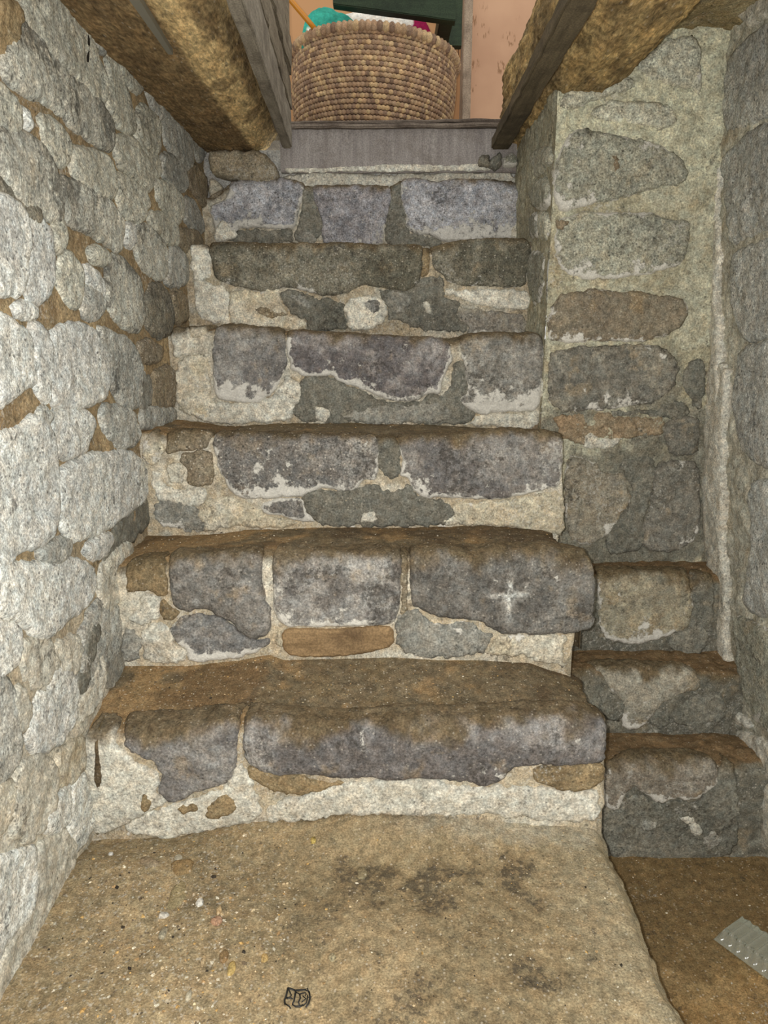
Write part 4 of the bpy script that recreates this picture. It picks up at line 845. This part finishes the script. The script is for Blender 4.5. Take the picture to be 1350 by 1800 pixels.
def board(name, x0, x1, y0, y1, z0, z1, mat, parent=None, bev=.003, amp=.002, seed=1, shear=(0, 0), seg=10):
    bm = bmesh.new(); bmesh.ops.create_cube(bm, size=1)
    for v in bm.verts: v.co = Vector(((x0 + x1) / 2 + v.co.x * (x1 - x0), (y0 + y1) / 2 + v.co.y * (y1 - y0), (z0 + z1) / 2 + v.co.z * (z1 - z0)))
    ext = (x1 - x0, y1 - y0, z1 - z0); ax_ = int(np.argmax(ext))
    for i in range(1, seg * 4):
        co = [0, 0, 0]; no = [0, 0, 0]; lo_ = (x0, y0, z0)[ax_]; co[ax_] = lo_ + ext[ax_] * i / (seg * 4); no[ax_] = 1
        bmesh.ops.bisect_plane(bm, geom=bm.verts[:] + bm.edges[:] + bm.faces[:], plane_co=co, plane_no=no)
    long_e = [e for e in bm.edges if abs((e.verts[0].co - e.verts[1].co).normalized()[ax_]) > .9 and len(e.link_faces) == 2 and e.calc_face_angle(0) > 1]
    bmesh.ops.bevel(bm, geom=long_e, offset=bev, segments=2, affect='EDGES')
    P = np.array([v.co[:] for v in bm.verts]); sc3 = np.ones(3)
    n = np.stack([fbm(P + 3.1 * k, 18, 3, seed + k) for k in range(3)], 1) * amp; n[:, ax_] *= .2
    P = P + n; P[:, 0] += shear[0] * (P[:, 1] - y1); P[:, 2] += shear[1] * (P[:, 0] - x0) + ZC
    for v, p in zip(bm.verts, P): v.co = p
    me = bpy.data.meshes.new(name); bm.to_mesh(me); bm.free(); me.materials.append(mat)
    o = bpy.data.objects.new(name, me); COL.objects.link(o)
    if parent is not None: adopt(o, parent)
    return o
tf = empty('timber_lining', (-.27, 2.5, ZC + .55)); tag(tf, 'grey weathered boards lining the left side of the stair opening', 'boards')
board('board', -.319, -.289, 1.0, 2.52, .552, .66, M_EDGE, tf, .004, .003, 11, (-.043, 0))
board('board', -.326, -.290, 1.0, 2.56, .668, .755, M_OLDWOOD, tf, .006, .006, 14, (-.040, 0))
board('board', -.322, -.284, 1.0, 2.56, .763, .86, M_OLDWOOD, tf, .006, .006, 17, (-.036, 0))
board('board', -.325, -.290, 1.0, 2.57, .868, 1.10, M_OLDWOOD, tf, .006, .004, 19, (-.036, 0))
pk = board('edge_plank', .338, .392, 1.0, 2.53, .552, .588, M_DARKWOOD, None, .004, .004, 23, (.018, 0)); tag(pk, 'dark stained plank edging the right side of the stair opening', 'plank')
q = lambda x, y, Y: at(x, y, Y)
sb = board('riser_board', q(493, 260, 2.56)[0], q(908, 260, 2.56)[0], 2.55, 2.572, q(600, 303, 2.55)[2], q(600, 226, 2.55)[2], M_GREYWOOD, None, .003, .003, 27)
tag(sb, 'wide grey weathered riser board above the top stone step', 'board')
sl = empty('sill', (0, 2.55, ZC + .6)); tag(sl, 'narrow worn timber sill on top of the grey riser board', 'sill')
z0_, z1_ = q(600, 226, 2.53)[2], q(600, 209, 2.53)[2]
board('sill_plank', q(505, 215, 2.53)[0], q(905, 215, 2.53)[0], 2.532, 2.66, z0_ + .002, z0_ + (z1_ - z0_) * .52, M_SILL, sl, .004, .004, 31, (0, .008))
board('sill_plank', q(505, 215, 2.53)[0], q(905, 215, 2.53)[0], 2.538, 2.66, z0_ + (z1_ - z0_) * .56, z1_ - .004, M_SILL, sl, .003, .003, 35, (0, .012))
ZU = z1_ + .004
lime = piece(top, led, [(494, 306), (560, 303), (650, 303), (700, 306), (760, 301), (850, 300), (908, 302), (912, 325), (800, 330), (690, 336), (545, 338), (500, 322)], 'lm', name='lime_patch', H=.010)
piece(sb, Plane((0, 2.5485, 0), (1, 0, 0), (0, 0, 1), (0, -1, 0)), [(500, 296), (560, 296), (600, 292), (660, 291), (720, 288), (760, 292), (850, 288), (862, 294), (860, 300), (760, 301), (640, 303), (540, 304), (505, 304)], 'lm', name='lime_crust', H=.001, R=.002, skirt=.002, wob=.004, sp=.004)
# ------------------------------------------------------------------ CEILING either side of the opening
CP = Plane((0, 0, .70), (1, 0, 0), (0, 1, 0), (0, 0, -1))
for x0_, x1_, nm_, lab_ in ((.56, 1.02, 'ceiling', 'rough stained plaster ceiling between right beam and side wall'), (-.72, -.42, 'ceiling', 'rough stained plaster ceiling over the left beam')):
    ce = base(CP, x0_, x1_, .80, 2.62, .012, ((168, 156, 124), (146, 130, 96), .1, .2, 0, 0, .2), 99, nm_, M_LIME, None, 1.5)
    tag(ce, lab_, 'ceiling', kind='structure')
# ------------------------------------------------------------------ UPSTAIRS
def slab(name, x0, x1, y0, y1, z0, z1, mat, parent=None):
    VV = [(x, y, z + ZC) for z in (z0, z1) for y in (y0, y1) for x in (x0, x1)]
    return obj(name, VV, [(0,2,3,1),(4,5,7,6),(0,1,5,4),(2,6,7,3),(0,4,6,2),(1,3,7,5)], mat, parent, smooth=False)
uf = slab('floor_upper', -1.4, 1.4, 2.60, 3.60, ZU - .05, ZU, M_OLDWOOD); tag(uf, 'timber floor of the room above behind the sill', 'floor', kind='structure')
mwp, nt, b = new_mat('printed_wallpaper'); L = nt.links.new
tc = node(nt, 'ShaderNodeTexCoord'); vo = node(nt, 'ShaderNodeTexVoronoi', Scale=11.0); L(tc.outputs['Object'], vo.inputs['Vector'])
mp = node(nt, 'ShaderNodeMapping'); mp.inputs['Scale'].default_value = (150, 1, 34); mp.inputs['Rotation'].default_value = (0, .5, 0); L(tc.outputs['Object'], mp.inputs[0])
n1 = node(nt, 'ShaderNodeTexNoise', Scale=1.0, Detail=3.0); L(mp.outputs[0], n1.inputs['Vector'])
n2 = node(nt, 'ShaderNodeTexNoise', Scale=5.0, Detail=5.0); L(tc.outputs['Object'], n2.inputs['Vector'])
f = math_(nt, 'MULTIPLY', maprange(nt, n1.outputs[0], .54, .60, 0, 1), maprange(nt, vo.outputs['Distance'], .24, .34, .75, 0))
c = mixcol(nt, tuple(lin((182, 142, 112))), tuple(lin((196, 156, 124))), maprange(nt, n2.outputs[0], .35, .65, 0, 1)); c = mixcol(nt, c, tuple(lin((128, 92, 60))), f)
L(c, b.inputs['Base Color']); b.inputs['Roughness'].default_value = .9
M_TANW = simple('tan_painted_wall', (186, 140, 96), .9)
xs = q(826, 100, 3.3)[0]
wb = slab('wall_back', xs, 1.4, 3.30, 3.36, ZU - .02, 2.2, mwp); tag(wb, 'upstairs wall with pinkish tan patterned wallpaper', 'wall', kind='structure')
wb2 = slab('wall_back_left', -1.4, xs, 3.40, 3.46, ZU - .02, 2.2, M_TANW); tag(wb2, 'upstairs plain orange tan wall behind the basket', 'wall', kind='structure')
M_PALEWOOD = wood('pale_grey_trim', (150, 132, 112), (176, 158, 136), (120, 104, 88), 2)
tr = board('trim_1', xs - .028, xs + .006, 3.285, 3.41, ZU, 1.9, M_PALEWOOD, None, .003, .001, 41); tag(tr, 'upright pale wooden trim strip at the edge of the wallpaper', 'trim', kind='structure')
for o_, dx in ((tr, 0),): o_.rotation_euler = (0, 0, 0)
tube('thin_cord', [(q(806, 60 + 10 * i, 3.38)[0] + .0015 * math.sin(i), 3.38, q(806, 60 + 10 * i, 3.38)[2] + ZC) for i in range(6)], .0016, simple('brown_cord', (96, 66, 40), .8))
tag(bpy.data.objects['thin_cord'], 'thin brown cord hanging beside the pale trim strip', 'cord')
# basket
M_WICK = masonry('woven_reed', (.7, 1.3), .15, .2, .5, .8, 400.0)
bc = np.array([-.046, 2.905]); bk = empty('wicker_basket', (bc[0], bc[1], ZU + ZC)); tag(bk, 'large round coiled wicker basket standing behind the timber sill', 'basket')
NR, NS = 18, 124; zbot, ztop = ZU, q(640, 52, 2.63)[2]; ch = (ztop - zbot) / NR
def brad(t): return .258 + .026 * math.sin(min(1, t * 1.15) * math.pi * .62)
def coil(name, zc, R, rt, row, nstitch, wrap=1.0, mat=M_WICK):
    sub, m = 5, 7; rngc = np.random.default_rng(row + 50); n = nstitch * sub; VV = np.zeros((n, m, 3)); CC = np.zeros((n, m, 3))
    pal = [lin(c_) for c_ in ((176, 146, 114), (158, 130, 104), (196, 166, 126), (138, 112, 92), (168, 138, 110))]
    pc = [pal[rngc.integers(5)] * rngc.uniform(.86, 1.10) for _ in range(nstitch)]
    light = rngc.uniform(0, 6.28); off = .5 * (row % 2)
    for i in range(n):
        a = 2 * math.pi * (i / n + off / nstitch); ph = (i % sub) / (sub - 1); bul = math.sin(ph * math.pi) ** .5
        r_ = rt * (.76 + .26 * bul); k = pc[i // sub] * (.45 + .62 * bul) if False else pc[i // sub]
        for j in range(m):
            b_ = 2 * math.pi * j / m; VV[i, j] = ((R + r_ * math.cos(b_)) * math.cos(a), (R + r_ * math.cos(b_)) * math.sin(a), zc + r_ * 1.02 * math.sin(b_)); CC[i, j] = k
    F = []
    idx = np.arange(n * m).reshape(n, m); F = np.stack([idx, np.roll(idx, -1, 0), np.roll(np.roll(idx, -1, 0), -1, 1), np.roll(idx, -1, 1)], -1).reshape(-1, 4)
    return obj(name, VV.reshape(-1, 3), np.ascontiguousarray(F[:, ::-1]) if False else F, mat, bk, CC.reshape(-1, 3))
for i in range(NR):
    t = (i + .5) / NR; coil('coil', (i + .5) * ch, brad(t), ch * .53, i, NS)
coil('rim', NR * ch + .006, brad(1) + .004, .018, 99, 96)
an = np.linspace(0, 2 * math.pi, 64, endpoint=False); VV = [((brad(t) - .004) * math.cos(a), (brad(t) - .004) * math.sin(a), t * NR * ch) for t in np.linspace(0, 1, 8) for a in an]
FF = [(r * 64 + i, r * 64 + (i + 1) % 64, (r + 1) * 64 + (i + 1) % 64, (r + 1) * 64 + i) for r in range(7) for i in range(64)] + [tuple(range(63, -1, -1))]
bk.rotation_euler = (math.radians(-4), math.radians(3), 0); bk.location.z -= .012
obj('inner_wall', VV, FF, simple('gap_shade_reed', (62, 44, 32), .9), bk)  # inner wall coloured dark to put shade in the gaps between coils
# cloths in the basket
def cloth(name, cx, cy, rx, ry, z0, hgt, colf, label, seed, mat):
    n = 60; g = np.linspace(-1, 1, n); X, Y = np.meshgrid(g, g, indexing='ij'); r2 = np.sqrt(X ** 2 + Y ** 2); k = np.where(r2 > 1, 1 / np.maximum(r2, 1e-6), 1)
    P = np.stack([X.ravel() * rx + cx, Y.ravel() * ry + cy, np.zeros(n * n)], 1)
    dome = np.sqrt(np.clip(1 - (np.maximum(abs(X), abs(Y)) ** 2.6), 0, 1)).ravel()
    P[:, 2] = z0 + hgt * dome + (fbm(P, 14, 3, seed) * .02 + np.abs(fbm(P, 22, 2, seed + 2)) * .014) * dome + ZC
    Q = P.copy(); Q[:, 2] = z0 + ZC - .02
    F = gridfaces(n, n); o = obj(name, P, F, mat, None, colf(P)); tag(o, label, 'cloth')
    s_ = o.modifiers.new('thick', 'SOLIDIFY'); s_.thickness = .006; return o
M_CLOTH = masonry('cotton_cloth', (.9, 1.1), 0, 0, .2, .9, 600.0)
def teal(P):
    C = np.tile(lin((58, 158, 140)), (len(P), 1)) * (1 + .25 * fbm(P, 40, 2, 3))[:, None]
    for px, py in ((563, 18), (583, 17), (540, 12), (575, 35)):
        c_ = q(px, py, 2.70); m = ss(.011, .007, np.hypot(P[:, 0] - c_[0], (P[:, 2] - ZC - c_[2]) * .8 + (P[:, 1] - 2.70) * .5)); C = mix(C, lin((236, 234, 226))[None, :], m)
    return C
def whitemag(P):
    C = np.tile(lin((228, 222, 212)), (len(P), 1)); m = ss(.02, .08, fbm(P, 9, 2, 12) + .9 * ss(.09, .12, P[:, 0]) + .5 * ss(-.16, -.22, P[:, 0]) - .25)
    return mix(C, lin((150, 26, 74))[None, :], m)
cloth('folded_cloth', -.180, 2.825, .095, .062, .91, .135, teal, 'teal cloth with white spots at the left of the basket', 3, M_CLOTH)
cloth('folded_cloth', -.010, 2.915, .19, .13, .85, .225, whitemag, 'white cloth with magenta edging heaped in the basket', 9, M_CLOTH)
p0, p1 = q(497, -16, 2.66), q(541, 36, 2.70)
st_ = tube('orange_stick', [p0 + (p0 - p1) * .3 + [0, 0, ZC], p0 + [0, 0, ZC], (p0 + p1) / 2 + [0, 0, ZC], p1 + [0, 0, ZC], p1 + (p1 - p0) * .4 + [0, 0, ZC]], .0085, simple('orange_varnish', (196, 128, 30), .4), None, 10); tag(st_, 'orange wooden stick leaning into the left of the basket', 'stick')
# green painted shelf behind and above the basket
M_GREEN = wood('dark_green_paint', (38, 50, 34), (50, 62, 42), (30, 38, 26), 0, .6, .2)
gs = empty('green_shelf', (.1, 3.1, ZC + .95)); tag(gs, 'dark green painted wooden shelf with a post above the basket', 'shelf')
ga, gb = q(585, -4, 2.70), q(790, 22, 2.70)
board('shelf_board', ga[0], gb[0] + .02, 2.70, 2.745, gb[2] + .024, gb[2] + .085, M_GREEN, gs, .003, .001, 51, (0, -.12))
ge = q(795, 80, 3.10); board('post', q(776, 60, 3.10)[0], q(812, 60, 3.10)[0], 3.10, 3.14, ge[2], ge[2] + .5, M_GREEN, gs, .003, .001, 55)
board('side_rail', gb[0] - .025, gb[0] + .02, 2.745, 3.11, gb[2] + .005, gb[2] + .07, M_GREEN, gs, .003, .001, 57)
